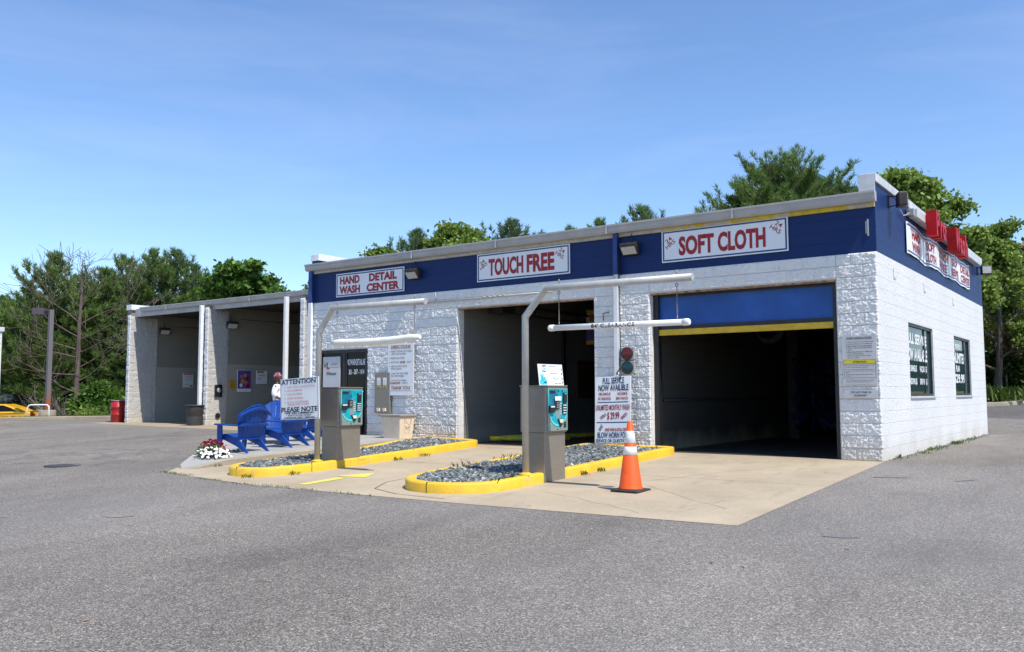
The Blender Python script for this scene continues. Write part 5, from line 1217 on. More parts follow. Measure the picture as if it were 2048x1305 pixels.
blobmesh('head_scarf', lambda d: (d[0] * .103 + .004, d[1] * .088, max(-.012 + .035 * (d[0] > 0) * d[0], d[2] * .118) + 1.447 + (0 if d[2] > 0 else 0)), M['scarf'], pr)
m = MB()
for s_ in (-1, 1): m.box(.092, .10, s_ * .03 - .011, s_ * .03 + .011, 1.438, 1.446)
m.build('eyes', M['white_sign'], pr, local=True)
SJ = [(0, 0, .84, (.12, .155)), (0, 0, .98, (.112, .145)), (.01, 0, 1.12, (.11, .15)), (0, 0, 1.225, (.10, .135)), (0, 0, 1.275, (.062, .07)),
      (-.005, .15, 1.21, .082), (-.02, .20, 1.02, .075), (.05, .18, .965, .066), (-.005, -.15, 1.21, .082), (-.02, -.20, 1.02, .075), (.05, -.18, .965, .066)]
skin('shirt', SJ, [(0, 1), (1, 2), (2, 3), (3, 4), (3, 5), (5, 6), (6, 7), (3, 8), (8, 9), (9, 10)], M['shirt'], pr)
skin('shorts', [(0, 0, .86, (.11, .145)), (0, 0, .76, (.115, .15)), (.01, .09, .70, .105), (.015, .095, .42, .088), (.01, -.09, .70, .105), (.015, -.095, .42, .088)], [(0, 1), (1, 2), (2, 3), (1, 4), (4, 5)], M['shorts'], pr)

# ---------------------------------------------------------------- vegetation
def branchy(mb, p, d, length, r, depth, out, rng, split=3, up=.15, nseg=4, minr=.006):
    """recursive limb; returns tips in out"""
    pts = [Vector(p)]; rs = [r]; dd = Vector(d).normalized()
    for i in range(nseg):
        dd = (dd + Vector((rng.uniform(-.2, .2), rng.uniform(-.2, .2), rng.uniform(-.1, .2) + up * .3))).normalized()
        pts.append(pts[-1] + dd * (length / nseg)); rs.append(max(minr, r * (1 - .65 * (i + 1) / nseg)))
    mb.tube(pts, rs, 6 if r > .05 else 4, cap=False)
    if depth == 0: out.append((pts[-1], dd)); out.append((pts[-2], dd)); return
    for k in range(split):
        t = rng.uniform(.45, 1.0); i = min(nseg - 1, int(t * nseg)); q = pts[i] + (pts[i + 1] - pts[i]) * (t * nseg - i)
        a = rng.uniform(0, 2 * PI); s_ = rng.uniform(.5, .95); n1 = dd.cross(Vector((0, 0, 1))); n1 = n1.normalized() if n1.length > .01 else Vector((1, 0, 0)); n2 = dd.cross(n1)
        nd = (dd * (1 - s_ * .5) + (n1 * math.cos(a) + n2 * math.sin(a)) * s_ + Vector((0, 0, up))).normalized()
        branchy(mb, q, nd, length * rng.uniform(.55, .8), max(minr, rs[i] * .6), depth - 1, out, rng, split, up, nseg, minr)
    out.append((pts[-1], dd))

def deciduous(label, h, rad, leaf, mat, seed, nleaf=26000, trunk_h=.3, cl=.55, cat='tree', squash=.85, group=None, name='broadleaf_tree', trunk_r=.2):
    rng = random.Random(seed); r_ = np.random.RandomState(seed)
    rt = root(name, (0, 0, 0), label, cat, group)
    mb = MB(); tips = []; th = h * trunk_h
    mb.tube([(0, 0, -.3), (0, 0, th * .5), (rng.uniform(-.2, .2), rng.uniform(-.2, .2), th), (rng.uniform(-.4, .4), rng.uniform(-.4, .4), h * .62), (rng.uniform(-.5, .5), rng.uniform(-.5, .5), h * .86)], [trunk_r * 1.25, trunk_r, trunk_r * .85, trunk_r * .45, .04], 9, cap=False)
    for i in range(13):
        t = i / 12; z = th * .8 + (h * .82 - th * .8) * t; a = i * 2.4 + rng.uniform(-.4, .4); prof = math.sin(PI * min(1, .22 + .78 * t)) ** .7
        branchy(mb, (0, 0, z), (math.cos(a), math.sin(a), .35 + .9 * t), rad * max(.35, prof) * rng.uniform(.55, .85), trunk_r * .42 * (1 - .6 * t), 2, tips, rng, 3, .12)
    mb.build('trunk', M['bark'], rt, local=True)
    C = []
    T = np.array([tuple(p) for p, d in tips]); per = max(6, nleaf // len(T))
    for p in T:
        s_ = cl * r_.uniform(.6, 1.25); c = r_.normal(size=(per, 3)) * [s_, s_, s_ * squash * .6] * .5; C.append(p + c)
    C = np.concatenate(C); Vq_, Fq_ = leafquads(C, leaf * r_.uniform(.7, 1.3, len(C)), seed + 1, .15, 1.5)
    fastmesh('crown', Vq_, Fq_, M[mat], rt, local=True); return rt

def pine(label, h, rad, mat, seed, base=.12, tuft=.36, density=1.0, cat='tree', group=None, name='pine_tree', spiky=1.0, width=.034, flat_top=False):
    """white pine: whorled limbs carrying plumes of thin needles"""
    rng = random.Random(seed); r_ = np.random.RandomState(seed); rt = root(name, (0, 0, 0), label, cat, group)
    mb = MB(); mb.tube([(0, 0, -.3), (.05, 0, h * .3), (-.05, .08, h * .6), (0, 0, h * .93)], [.24, .19, .12, .03], 9, cap=False)
    TP = []; TD = []
    nl = int(15 * h / 10)
    for i in range(nl):
        t = i / (nl - 1); z = h * (base + (1 - base - .04) * t)
        R0 = rad * (1 - t ** 1.8 * .85) * (.6 + .4 * min(1, t * 5))
        for k in range(9 if t < .8 else 7):
            a = rng.uniform(0, 2 * PI); L = R0 * rng.uniform(.6, 1.15); el = rng.uniform(.05, .35) + .9 * t ** 2
            d = Vector((math.cos(a) * math.cos(el), math.sin(a) * math.cos(el), math.sin(el)))
            p0 = Vector((0, 0, z)); ctrl = [p0]
            for s_ in range(1, 5):
                q = p0 + d * (L * s_ / 4) + Vector((0, 0, .10 * L * (s_ / 4) ** 2)); ctrl.append(q)
            mb.tube(ctrl, [.045 * (1 - t * .6), .035, .025, .016, .008], 4, cap=False)
            nsub = max(3, int(L * 3.6))
            for s_ in range(nsub):
                f = .28 + .72 * (s_ + rng.random()) / nsub; q = p0 + d * (L * f) + Vector((0, 0, .10 * L * f * f))
                side = d.cross(Vector((0, 0, 1))).normalized() * rng.choice((-1, 1)); l2 = L * .32 * (1.15 - f * .6) * rng.uniform(.6, 1.2)
                e = (d * .75 + side * .7 + Vector((0, 0, .18 + .5 * t))).normalized()
                mb.tube([q, q + e * l2], [.014, .006], 3, cap=False)
                nt_ = max(2, int(l2 / .11 * density))
                for u in range(nt_): TP.append(q + e * (l2 * (u + 1) / nt_) + Vector((rng.uniform(-.07, .07), rng.uniform(-.07, .07), rng.uniform(-.05, .07)))); TD.append((e + Vector((rng.uniform(-.3, .3), rng.uniform(-.3, .3), .45 + .35 * t))).normalized())
    for k in range(int(16 * spiky)):     # upright leaders at the top
        a = rng.uniform(0, 6.3); q = Vector((math.cos(a), math.sin(a), 0)) * rng.uniform(0, rad * .55) + Vector((0, 0, h * rng.uniform(.78, .93))); e = Vector((math.cos(a) * .25, math.sin(a) * .25, 1)).normalized(); l2 = rng.uniform(.35, .8)
        mb.tube([q, q + e * l2], [.02, .006], 4, cap=False)
        for u in range(int(l2 / .10)): TP.append(q + e * (l2 * (u + 1) / int(l2 / .10))); TD.append((e + Vector((rng.uniform(-.5, .5), rng.uniform(-.5, .5), 0))).normalized())
    mb.build('trunk', M['bark'], rt, local=True)
    TP = np.array([tuple(v) for v in TP]); TD = np.array([tuple(v) for v in TD]); nn = 14; n_ = len(TP)
    P = np.repeat(TP, nn, 0); D = np.repeat(TD, nn, 0) * 1.0 + r_.normal(size=(n_ * nn, 3)) * .45; D /= np.linalg.norm(D, axis=1)[:, None]
    S = r_.normal(size=D.shape); S -= D * (S * D).sum(1)[:, None]; S /= np.linalg.norm(S, axis=1)[:, None]
    Ln = tuft * r_.uniform(.6, 1.15, (len(P), 1)); wd = width * r_.uniform(.7, 1.3, (len(P), 1))
    Vv = np.stack([P, P + D * Ln * .5 + S * wd / 2, P + D * Ln, P + D * Ln * .5 - S * wd / 2], 1).reshape(-1, 3)
    # give every tuft its own shade: build tufts as islands by joining needles at the root
    fastmesh('crown', Vv, np.arange(len(Vv)).reshape(-1, 4), M[mat], rt, local=True)
    return rt
def place(o, x, y, s=1, rz=0, z=None, sz=None):
    o.location = (x, y, slope(x, y) if z is None else z); o.rotation_euler = (0, 0, rz); o.scale = (s, s, sz or s); return o
def again(o, label, x, y, s=1, rz=0, sz=None, z=None):
    c = copy_tree(o); c['label'] = label; return place(c, x, y, s, rz, z, sz)

G1 = 'evergreens beyond the left kerb'
pA = place(pine('broad soft green pine right behind the dead tree', 9.6, 4.2, 'pine', 21, base=.06, density=1.15, group=G1), -55.6, 13.9, 1.13, .3)
pB = pine('tall pine with upright tips just left of the leftmost wash bay', 10.2, 3.9, 'pine', 22, base=.05, density=1.1, group=G1, spiky=2.0); place(pB, -50.2, 17.9, 1.10, 1.0)
pC = pine('bluish pine with long upright shoots above the leftmost wash bay roof', 10.5, 3.4, 'pine2', 23, base=.05, density=.8, group=G1, spiky=2.2); place(pC, -46.5, 22.0, 1, 2.0)
for src, lab, x, y, k, rz in (
    (pC, 'thin far pine at the very left edge of the picture', -71.0, 17.6, .92, .5),
    (pB, 'pine behind the yellow car with a sloping left shoulder', -65.5, 16.7, .95, 4.0),
    (pA, 'full pine behind the lamp post', -57.2, 16.5, 1.04, 2.2),
    (pB, 'lower pine directly behind the dead tree trunk', -54.7, 17.1, 1.01, .2),
    (pA, 'round topped pine between the dead tree and the red drum', -56.4, 19.5, 1.19, 5.1),
    (pC, 'thin pine with upright shoots over the corner of the leftmost wash bay', -50.8, 19.9, 1.11, 3.6),
    (pB, 'far pine left of the round broadleaf tree', -52.4, 22.5, 1.07, 5.5),
    (pA, 'small dark pine in the shade over the navy umbrella', -61.8, 14.4, .57, 1.4),
    (pB, 'small pine in the shade just right of the lamp post', -52.5, 13.1, .47, 3.1),
    (pA, 'small pine low behind the leafy shrub', -51.8, 15.5, .54, .9),
    (pB, 'small pine low behind the red drum', -49.1, 16.2, .57, 2.5),
    (pA, 'half height pine hidden behind the leftmost wash bay wall', -49.4, 18.4, .73, 3.9),
    (pC, 'bluish pine rising left of the round leafy tree', -46.5, 22.0, 1.0, 2.0)):
    if src is pC and x == -46.5: continue
    again(src, lab, x, y, k, rz)
# round broadleaf tree behind the hand wash wing
dA = deciduous('round leafy tree rising above the hand wash wing roof', 9.0, 3.4, .20, 'decid', 31, 30000); place(dA, -38.3, 16.5, .99, .4)
dB = again(dA, 'leafy tree top peeking over the wing beside the office parapet', -33.5, 18.8, .90, 2.6)
# trees over the main roof
G2 = 'tree tops showing over the main roof'
d1 = deciduous('bright yellow green tree top over the roof left of the TOUCH FREE sign', 11.0, 3.2, .19, 'locust', 33, 24000, group=G2); place(d1, -25.3, 20.0, .95, .2)
again(d1, 'small leafy top over the roof above the HAND WASH sign', -30.2, 19.5, .86, 2.0)
p1 = again(pC, 'spiky pine top over the roof between two bright leafy crowns', -27.0, 18.5, .90, 1.0); p1['group'] = G2
p2 = again(pC, 'narrow bluish pine top over the TOUCH FREE sign', -25.2, 24.5, 1.02, 2.5); p2['group'] = G2
p3 = again(pC, 'low pine top over the roof between TOUCH FREE and the blue downspout', -24.4, 29.5, 1.04, 4.4); p3['group'] = G2
p4 = again(pB, 'flat pine top just showing over the roof above the long gantry arm', -22.0, 29.0, 1.07, .4); p4['group'] = G2
p5 = again(pC, 'lone small pine top over the roof left of the SOFT CLOTH sign', -17.3, 25.2, .99, 3.1); p5['group'] = G2
big = pine('largest dark pine spreading over the roof above the SOFT CLOTH sign', 12.2, 5.6, 'pine', 41, base=.3, density=1.0, spiky=1.6, tuft=.34, width=.028); place(big, -8.9, 22.2, .87, 1.2)
big2 = again(pC, 'pine top spreading right of the largest pine, in front of the green roof', -6.3, 22.4, .86, 5.0)
again(pB, 'lower left shoulder pine beside the largest pine', -11.2, 22.2, .90, 2.4)
# right side broadleaf
lo = deciduous('tall yellow green tree behind the right end of the building', 10.0, 3.6, .15, 'locust', 51, 34000, trunk_h=.18, cl=.5); place(lo, -3.95, 24.0, .98, .9)
again(lo, 'second yellow green tree filling the right edge behind the building', -1.9, 30.0, .80, 3.3)
again(lo, 'yellow green tree half hidden behind the near end of the side parapet', -6.6, 27.5, .93, 5.2)
dk = deciduous('olive brown tree with dark trunk at the right edge above the hedge', 8.0, 3.4, .16, 'maroonleaf', 52, 22000, trunk_h=.3); place(dk, -.6, 34.5, .92, 2.0)
again(dk, 'far olive tree behind the hedge close to the wall corner', -5.5, 38.0, 1.0, 4.5)
again(dA, 'leafy green tree far behind the hedge', -2.0, 44.0, .9, 1.1)
# hedge
hd_ = root('hedge', (-3, 39, 1), 'clipped dark green hedge behind the right hand kerb', 'hedge')
r_ = np.random.RandomState(60); nH = 22000
C = np.stack([r_.uniform(-14, 10, nH), np.zeros(nH), np.zeros(nH)], 1); th = r_.uniform(0, 1, nH)
front = th < .6
C[:, 1] = np.where(front, 37.0 + r_.normal(0, .12, nH), r_.uniform(37, 38.6, nH)); C[:, 2] = np.where(front, 1 + r_.uniform(0, 2.2, nH), 3.2 + r_.normal(0, .10, nH))
C[:, 2] += .08 * np.sin(C[:, 0] * 2.3); Vq, Fq = leafquads(C, .17, 61, .1, 1.4); fastmesh('foliage', Vq, Fq, M['hedge'], hd_)
m = MB(); m.box(-14, 10, 37.15, 38.5, .9, 3.0); m.build('inner_growth', simple('hedge_core', (.012, .03, .008), .95), hd_)
# right background kerbs, mulch
m = MB(); n_ = 26
for i in range(n_): 
    pass
mul = MB(); mul.add([(-16, 31.2, 1.10), (10, 31.2, 1.10), (10, 45, 1.12), (-16, 45, 1.12)], [(0, 1, 2, 3)]); tag(mul.build('mulch_bed', M['mulch']), 'brown mulch bed beyond the far yellow kerb', 'mulch bed', kind='structure')
m = MB(); m.box(-16, 10, 30.9, 31.2, .8, 1.16); tag(m.build('far_kerb', M['yellow'], bev=.02), 'straight yellow kerb across the far lot at right', 'kerb', kind='structure')
ki = [(-3.0, 22.3), (-1.6, 22.5), (-.7, 23.3), (-.3, 24.4), (-.6, 25.8), (-1.6, 26.6), (-6.0, 26.8), (-6.0, 22.6)]
kq = dens(catmull(ki, 3), .4); kerb('far_kerb_island', kq, .2, .15, M['kerbc'], 'plain concrete kerbed island behind the building at right', 'kerb')['kind'] = 'structure'
mm = MB(); Q = offset(kq, .2); mm.add([(x, y, slope(x, y) + .12) for x, y in Q], [tuple(range(len(Q)))]); tag(mm.build('island_mulch', M['mulch']), 'mulch filling the concrete island behind the building', 'mulch bed', kind='structure')
def tuft(name, label, cx_, cy_, z, rx, ry, h, n_, seed, mat, cat='plant', wid=.012, kind=None):
    r_ = np.random.RandomState(seed); B = np.stack([cx_ + r_.normal(0, rx / 2, n_), cy_ + r_.normal(0, ry / 2, n_), np.full(n_, z)], 1)
    a = r_.uniform(0, 2 * PI, n_); L = h * r_.uniform(.5, 1.1, n_); ln = r_.uniform(.1, .7, n_)
    O_ = np.stack([np.cos(a) * ln, np.sin(a) * ln, np.ones(n_)], 1); O_ /= np.linalg.norm(O_, axis=1)[:, None]; S = np.stack([-np.sin(a), np.cos(a), np.zeros(n_)], 1)
    T_ = B + O_ * L[:, None] + np.stack([np.cos(a) * L * .2, np.sin(a) * L * .2, -L * .1], 1); Mi = B + O_ * (L * .55)[:, None]
    Vv = np.stack([B - S * wid / 2, B + S * wid / 2, Mi + S * wid / 2, T_, Mi - S * wid / 2], 1).reshape(-1, 3)
    return Vv, np.arange(5 * n_).reshape(-1, 5)
gc = root('grass_clump', (-1.7, 24.3, slope(-1.7, 24.3)), 'leafy ornamental clump on the concrete island behind the building', 'plant')
Vq, Fq = tuft('', '', -1.75, 24.3, slope(-1.7, 24.3) + .12, 1.3, 1.0, .7, 900, 5, None, wid=.05); fastmesh('blades', Vq, Fq, M['weed'], gc)
st_ = root('marker_stake', (-1.2, 33.0, 1.1), 'thin red brown stake in the mulch in front of the hedge', 'stake'); tb('stake', M['deadbark'], st_, [(-1.9, 33.0, 1.0), (-1.9, 33.0, 2.0)], .03, 6)

# weeds along kerbs and walls
VV = []; FF = []; off = 0
def addw(cx_, cy_, z, rx, ry, h, n_, seed, wid=.008):
    global off
    a, b = tuft('', '', cx_, cy_, z, rx, ry, h, n_, seed, None, wid=wid); VV.append(a); FF.append(b + off); off += len(a)
for i in range(34): y = rnd.uniform(.1, 10.8) if i % 2 else rnd.uniform(2, 7); addw(.05 + rnd.uniform(0, .05), y, slope(.1, y), .14, .22, rnd.uniform(.03, .10), rnd.randint(8, 30), i)
for x, y in ((-6.2, -6.72), (-6.9, -6.72), (-9.6, -6.45), (-10.1, -6.35), (-9.9, -6.4), (-5.3, -6.75), (-7.6, -6.75), (-8.5, -6.65)): addw(x, y, slope(x, y), .35, .06, .04, 40, int(-x * 100))
for x, y in ((-7.78, -5.6), (-8.2, -6.2), (-7.76, -3.2), (-7.78, -2.4), (-3.5, -3.6), (-3.5, -3.1), (-10.15, -5.4), (-11.1, -4.3)): addw(x, y, slope(x, y) + (.13 if x < -10.5 else 0), .10, .10, .09, 26, int(-x * 77 - y * 13))
for x, y in ((-5.4, -3.0), (-5.42, -3.3), (-5.38, -4.2), (-5.3, -4.6), (-5.5, -1.4), (-3.8, -5.2), (-3.75, -5.6), (-4.9, -1.2), (-5.46, -2.2)): addw(x + .1, y, slope(x, y) + .10, .10, .16, .14, 12, int(-x * 71 - y * 19), .005)
tag(fastmesh('weeds', np.concatenate(VV), np.concatenate(FF), M['weed']), 'small weeds in the joints along kerbs and walls', 'weeds', kind='stuff')

# ---------------------------------------------------------------- left background
kl = [(-44, -9.5), (-40.0, -4.0), (-37.6, -.5), (-36.4, 2.5), (-35.7, 4.5), (-35.1, 6.0), (-34.0, 7.2), (-32.0, 7.6), (-29.2, 7.7)]
m = MB(); P = [Vector((x, y)) for x, y in kl]; ring = []
for i, p in enumerate(P):
    a = P[max(0, i - 1)]; b = P[min(len(P) - 1, i + 1)]; d = (b - a).normalized(); nn = Vector((-d.y, d.x))
    z = slope(p.x, p.y); ring.append([(p.x, p.y, z - .05), (p.x, p.y, z + .12), (p.x + nn.x * .03, p.y + nn.y * .03, z + .15), (p.x + nn.x * .2, p.y + nn.y * .2, z + .15), (p.x + nn.x * .2, p.y + nn.y * .2, z - .05)])
m.add([v for r2 in ring for v in r2], [(i * 5 + j, i * 5 + j + 1, (i + 1) * 5 + j + 1, (i + 1) * 5 + j) for i in range(len(ring) - 1) for j in range(4)])
tag(m.build('left_kerb', M['kerbc']), 'plain concrete kerb curving along the left edge of the lot', 'kerb', kind='structure')
# grass verge behind it
gv = MB(); inner = [(r2[3][0], r2[3][1], r2[3][2] - .01) for r2 in ring]; outer = []
for i, p in enumerate(P):
    a = P[max(0, i - 1)]; b = P[min(len(P) - 1, i + 1)]; d = (b - a).normalized(); nn = Vector((-d.y, d.x)); q = p + nn * 3.2; outer.append((q.x, q.y, slope(q.x, q.y) + .03))
n_ = len(inner); gv.add(inner + outer, [(i, i + 1, n_ + i + 1, n_ + i) for i in range(n_ - 1)]); tag(gv.build('grass_verge', simple('turf_soil', (.07, .10, .03), .95, var=.3)), 'grass verge behind the left kerb', 'verge', kind='structure')
r_ = np.random.RandomState(9); B = []
for i in range(n_ - 1):
    for k in range(1500):
        s_, t_ = r_.rand(), r_.rand() ** 1.3; a = np.array(inner[i]) * (1 - s_) + np.array(inner[i + 1]) * s_; b = np.array(outer[i]) * (1 - s_) + np.array(outer[i + 1]) * s_; B.append(a * (1 - t_) + b * t_)
B = np.array(B); L = .10; a = r_.uniform(0, 6.3, len(B)); S = np.stack([np.cos(a), np.sin(a), 0 * a], 1) * .012; T_ = B + np.stack([r_.normal(0, .03, len(B)), r_.normal(0, .03, len(B)), L * r_.uniform(.5, 1.1, len(B))], 1)
tag(fastmesh('grass', np.stack([B - S, B + S, T_], 1).reshape(-1, 3), np.arange(3 * len(B)).reshape(-1, 3), M['grass']), 'short grass on the verge behind the left kerb', 'grass', kind='stuff')
# ground under the trees
dm = MB(); dm.add([(-90, 6, -.74), (-62, 3.5, -.74), (-47, 12.0, -.74), (-41.5, 13.4, -.5), (-34, 14.2, .02), (-22, 15.2, .02), (-22, 60, .02), (-90, 60, -.7)], [(0, 1, 2, 3, 4, 5, 6, 7)])
tag(dm.build('woodland_floor', M['mulch']), 'dark litter covered ground under the trees at left', 'ground', kind='structure')

# parking lot lamp post
lp = root('lamp_post', (-44.5, 8.4, -.7), 'square dark lamp post with rusty foot and one box head, left background', 'lamp post')
zg = slope(-44.5, 8.4)
m = MB(); m.box(-44.61, -44.39, 8.29, 8.51, .25, 5.72); m.build('pole', M['lamp_pole'], lp, bev=.015)
m = MB(); m.lathe(-44.5, 8.4, [(.33, zg - .1), (.33, .27), (.31, .29)], 20, True, 1.3, 1.3); m.build('concrete_base', M['kerbc'], lp)
dL = Vector((-.81, -.587, 0)); m = MB(); cL = Vector((-44.5, 8.4, 5.62)) + dL * .62; m.obox(cL, dL, (0, 0, 1), dL.cross(Vector((0, 0, 1))), .62, .36, .45); m.build('lamp_head', simple('lamp_head_bronze', (.09, .075, .08), .5), lp, bev=.01)
m = MB(); m.obox(Vector((-44.5, 8.4, 5.62)) + dL * .22, dL, (0, 0, 1), dL.cross(Vector((0, 0, 1))), .25, .1, .1); m.build('arm', M['black'], lp)
hr_ = root('hoop_rail', (-44.2, 7.4, -.5), 'white bent hoop rail beside the lamp post base', 'rail')
zz = slope(-44.0, 7.4); a0 = Vector((-44.05, 7.15, 0)); dH = Vector((.60, .80, 0)).normalized()
m = MB(); m.tube([a0 + Vector((0, 0, zz)), a0 + Vector((0, 0, .44)), a0 + dH * .06 + Vector((0, 0, .54)), a0 + dH * .15 + Vector((0, 0, .58)), a0 + dH * .9 + Vector((0, 0, .58)), a0 + dH * 1.0 + Vector((0, 0, .5)), a0 + dH * 1.05 + Vector((0, 0, zz))], .035, 10); m.build('hoop', M['white'], hr_)

# yellow car
def car():
    zc = slope(-50, 8.6)
    r = root('parked_car', (-49.9, 8.3, zc), 'low yellow fastback car parked beyond the left kerb, red along its lower body', 'car', rz=math.radians(36))
    # local: +x to the tail, length 4.5, width 1.8
    prof = [(-2.2, .35), (-2.25, .55), (-2.1, .68), (-1.3, .80), (-.95, .86), (-.35, 1.26), (.1, 1.36), (.65, 1.34), (1.25, 1.14), (1.65, .93), (2.15, .90), (2.22, .86), (2.25, .60), (2.2, .35)]
    belt = .84
    def body_section(z_lo, z_hi, name, mat, inset_top):
        pass
    lowp = [(-2.2, .30), (-2.26, .5), (-2.15, .66), (-1.3, .78), (-.9, .84), (1.6, .90), (2.18, .90), (2.25, .84), (2.27, .60), (2.2, .30)]
    m = MB(); n2 = len(lowp); Ww = .88
    vs = [(x, -Ww * (1 - .08 * (abs(x) / 2.2) ** 3), z) for x, z in lowp] + [(x, Ww * (1 - .08 * (abs(x) / 2.2) ** 3), z) for x, z in lowp]
    m.add(vs, [tuple(range(n2))[::-1], tuple(range(n2, 2 * n2))] + [(i, (i + 1) % n2, n2 + (i + 1) % n2, n2 + i) for i in range(n2)]); m.build('body', M['car_y'], r, local=True, bev=.05, seg=3)
    cab = [(-.95, .83), (-.35, 1.25), (.1, 1.34), (.65, 1.33), (1.25, 1.13), (1.72, .89)]
    m = MB(); n2 = len(cab); vs = []
    for s_ in (-1, 1): vs += [(x, s_ * (.80 - .22 * (z - .83) / .5), z) for x, z in cab]
    m.add(vs, [tuple(range(n2)), tuple(range(n2, 2 * n2))[::-1]] + [(i, n2 + i, n2 + (i + 1) % n2, (i + 1) % n2) for i in range(n2)]); cb_ = m.build('roof', M['car_y'], r, local=True, bev=.04, seg=2)
    for s_ in (-1, 1):
        m = MB(); q = [(-.70, .90), (-.28, 1.20), (.1, 1.27), (.62, 1.26), (1.1, 1.11), (1.42, .93)]; P_ = [(x, s_ * (.812 - .22 * (z - .83) / .5), z) for x, z in q]; m.add(P_, [tuple(range(6))]); m.build('side_window', M['glass'], r, local=True)
        m = MB(); m.box(-2.0, 2.15, s_ * .885 - .02, s_ * .885 + .02, .32, .58); m.build('side_skirt', M['car_r'], r, local=True, bev=.01)
        m = MB(); m.box(.02, .035, s_ * .875 - .012, s_ * .875 + .012, .58, .84); m.build('door_gap', M['ink'], r, local=True)
        for x in (-1.4, 1.35):
            m = MB(); m.lathe(0, 0, [(.20, -.1), (.31, -.1), (.33, -.06), (.33, .06), (.31, .1), (.2, .1)], 24); m.v = [(x + v[0], s_ * .80 + v[2], .32 + v[1]) for v in m.v]; wh = m.build('wheel', M['rubber'], r, local=True)
            m = MB(); m.lathe(0, 0, [(.19, -.108), (.19, .108)], 16); m.v = [(x + v[0], s_ * .80 + v[2], .32 + v[1]) for v in m.v]; o = m.build('rim', M['steel'], wh, local=True)
        m = MB(); m.box(2.235, 2.285, s_ * .55 - .24, s_ * .55 + .24, .66, .80); m.build('tail_light', M['car_r'], r, local=True, bev=.01)
    m = MB(); m.box(2.05, 2.25, -.78, .78, .905, .94); m.build('spoiler', M['car_y'], r, local=True, bev=.012)
    m = MB(); m.box(2.26, 2.285, -.18, .18, .62, .74); m.build('license_plate', M['grey_sign'], r, local=True)
    m = MB(); m.box(2.19, 2.29, -.82, .82, .32, .56); m.build('rear_bumper', M['car_r'], r, local=True, bev=.03)
car()
um = root('patio_umbrella', (-55.8, 11.3, -.75), 'navy umbrella with a shallow domed canopy behind the yellow car', 'umbrella')
ux, uy = -55.8, 11.3; m = MB(); n2 = 8; vs = [(ux, uy, 1.20)]
for k, (rr_, z) in enumerate(((.30, 1.10), (.60, .94), (.86, .74), (.86, .64))):
    vs += [(ux + rr_ * math.cos(2 * PI * j / n2), uy + rr_ * math.sin(2 * PI * j / n2), z) for j in range(n2)]
fs = [(0, 1 + j, 1 + (j + 1) % n2) for j in range(n2)] + [(1 + k * n2 + j, 1 + (k + 1) * n2 + j, 1 + (k + 1) * n2 + (j + 1) % n2, 1 + k * n2 + (j + 1) % n2) for k in range(3) for j in range(n2)]
m.add(vs, fs); m.build('canopy', M['navy_cloth'], um); tb('pole', M['black'], um, [(ux, uy, -.8), (ux, uy, 1.15)], .03, 8)

# neighbouring white building whose corner enters the frame at left
nb = root('neighbour_building', (-33, -4.5, 0), 'white block building whose corner just shows at the left edge', 'building')
m = MB(); m.box(-36.0, -28.45, -9.0, -1.1, -.5, 3.3); m.build('wall', M['white_block'], nb); m = MB(); m.box(-36.1, -28.40, -9.1, -1.05, 3.3, 3.45); m.build('coping', M['coping'], nb)

# dead tree
dt = root('dead_tree', (-48.0, 11.8, 0), 'bare dead tree with reddish trunk in front of the left pines', 'tree')
zg = slope(-48, 11.8); rng = random.Random(5); mb = MB(); H = 9.9
trk = [(-48, 11.8, zg - .2), (-48.05, 11.8, 1.5), (-47.9, 11.75, 3.5), (-48.0, 11.8, 5.5), (-47.85, 11.8, 7.2), (-47.95, 11.8, 8.4), (-47.85, 11.8, 9.3)]
mb.tube(trk, [.17, .15, .13, .10, .07, .04, .012], 10, cap=False); mb.build('trunk', M['deadbark'], dt)
mb = MB(); tips = []; rv = Vector((.81, .587, 0)); fv = Vector((-.587, .81, 0))
for i, (z, sgn, L, el) in enumerate(((1.2, -1, 2.6, .1), (1.9, 1, 3.0, .25), (2.3, -1, 2.8, .1), (2.7, 1, 3.3, .35), (3.3, -1, 2.6, .3), (3.6, 1, 3.4, .3), (3.75, -1, 3.2, .45), (4.4, 1, 3.6, .45), (4.5, -1, 3.0, .55), (5.3, 1, 3.2, .6), (5.35, -1, 3.6, .7), (6.3, -1, 3.0, .8), (6.4, 1, 1.6, .8), (7.2, -1, 1.8, .9), (7.3, 1, 1.2, .8), (8.0, -1, 1.3, 1.1), (8.2, 1, 1.2, 1.1))):
    f = rng.uniform(-.6, .6); d = (rv * sgn + fv * f + Vector((0, 0, el))).normalized(); t = z / 9.3
    branchy(mb, (-47.95, 11.8, z), d, L, .060 * (1 - .6 * t), 2, tips, rng, 4, .06, 4, .012)
mb.build('limbs', M['deadbark'], dt)
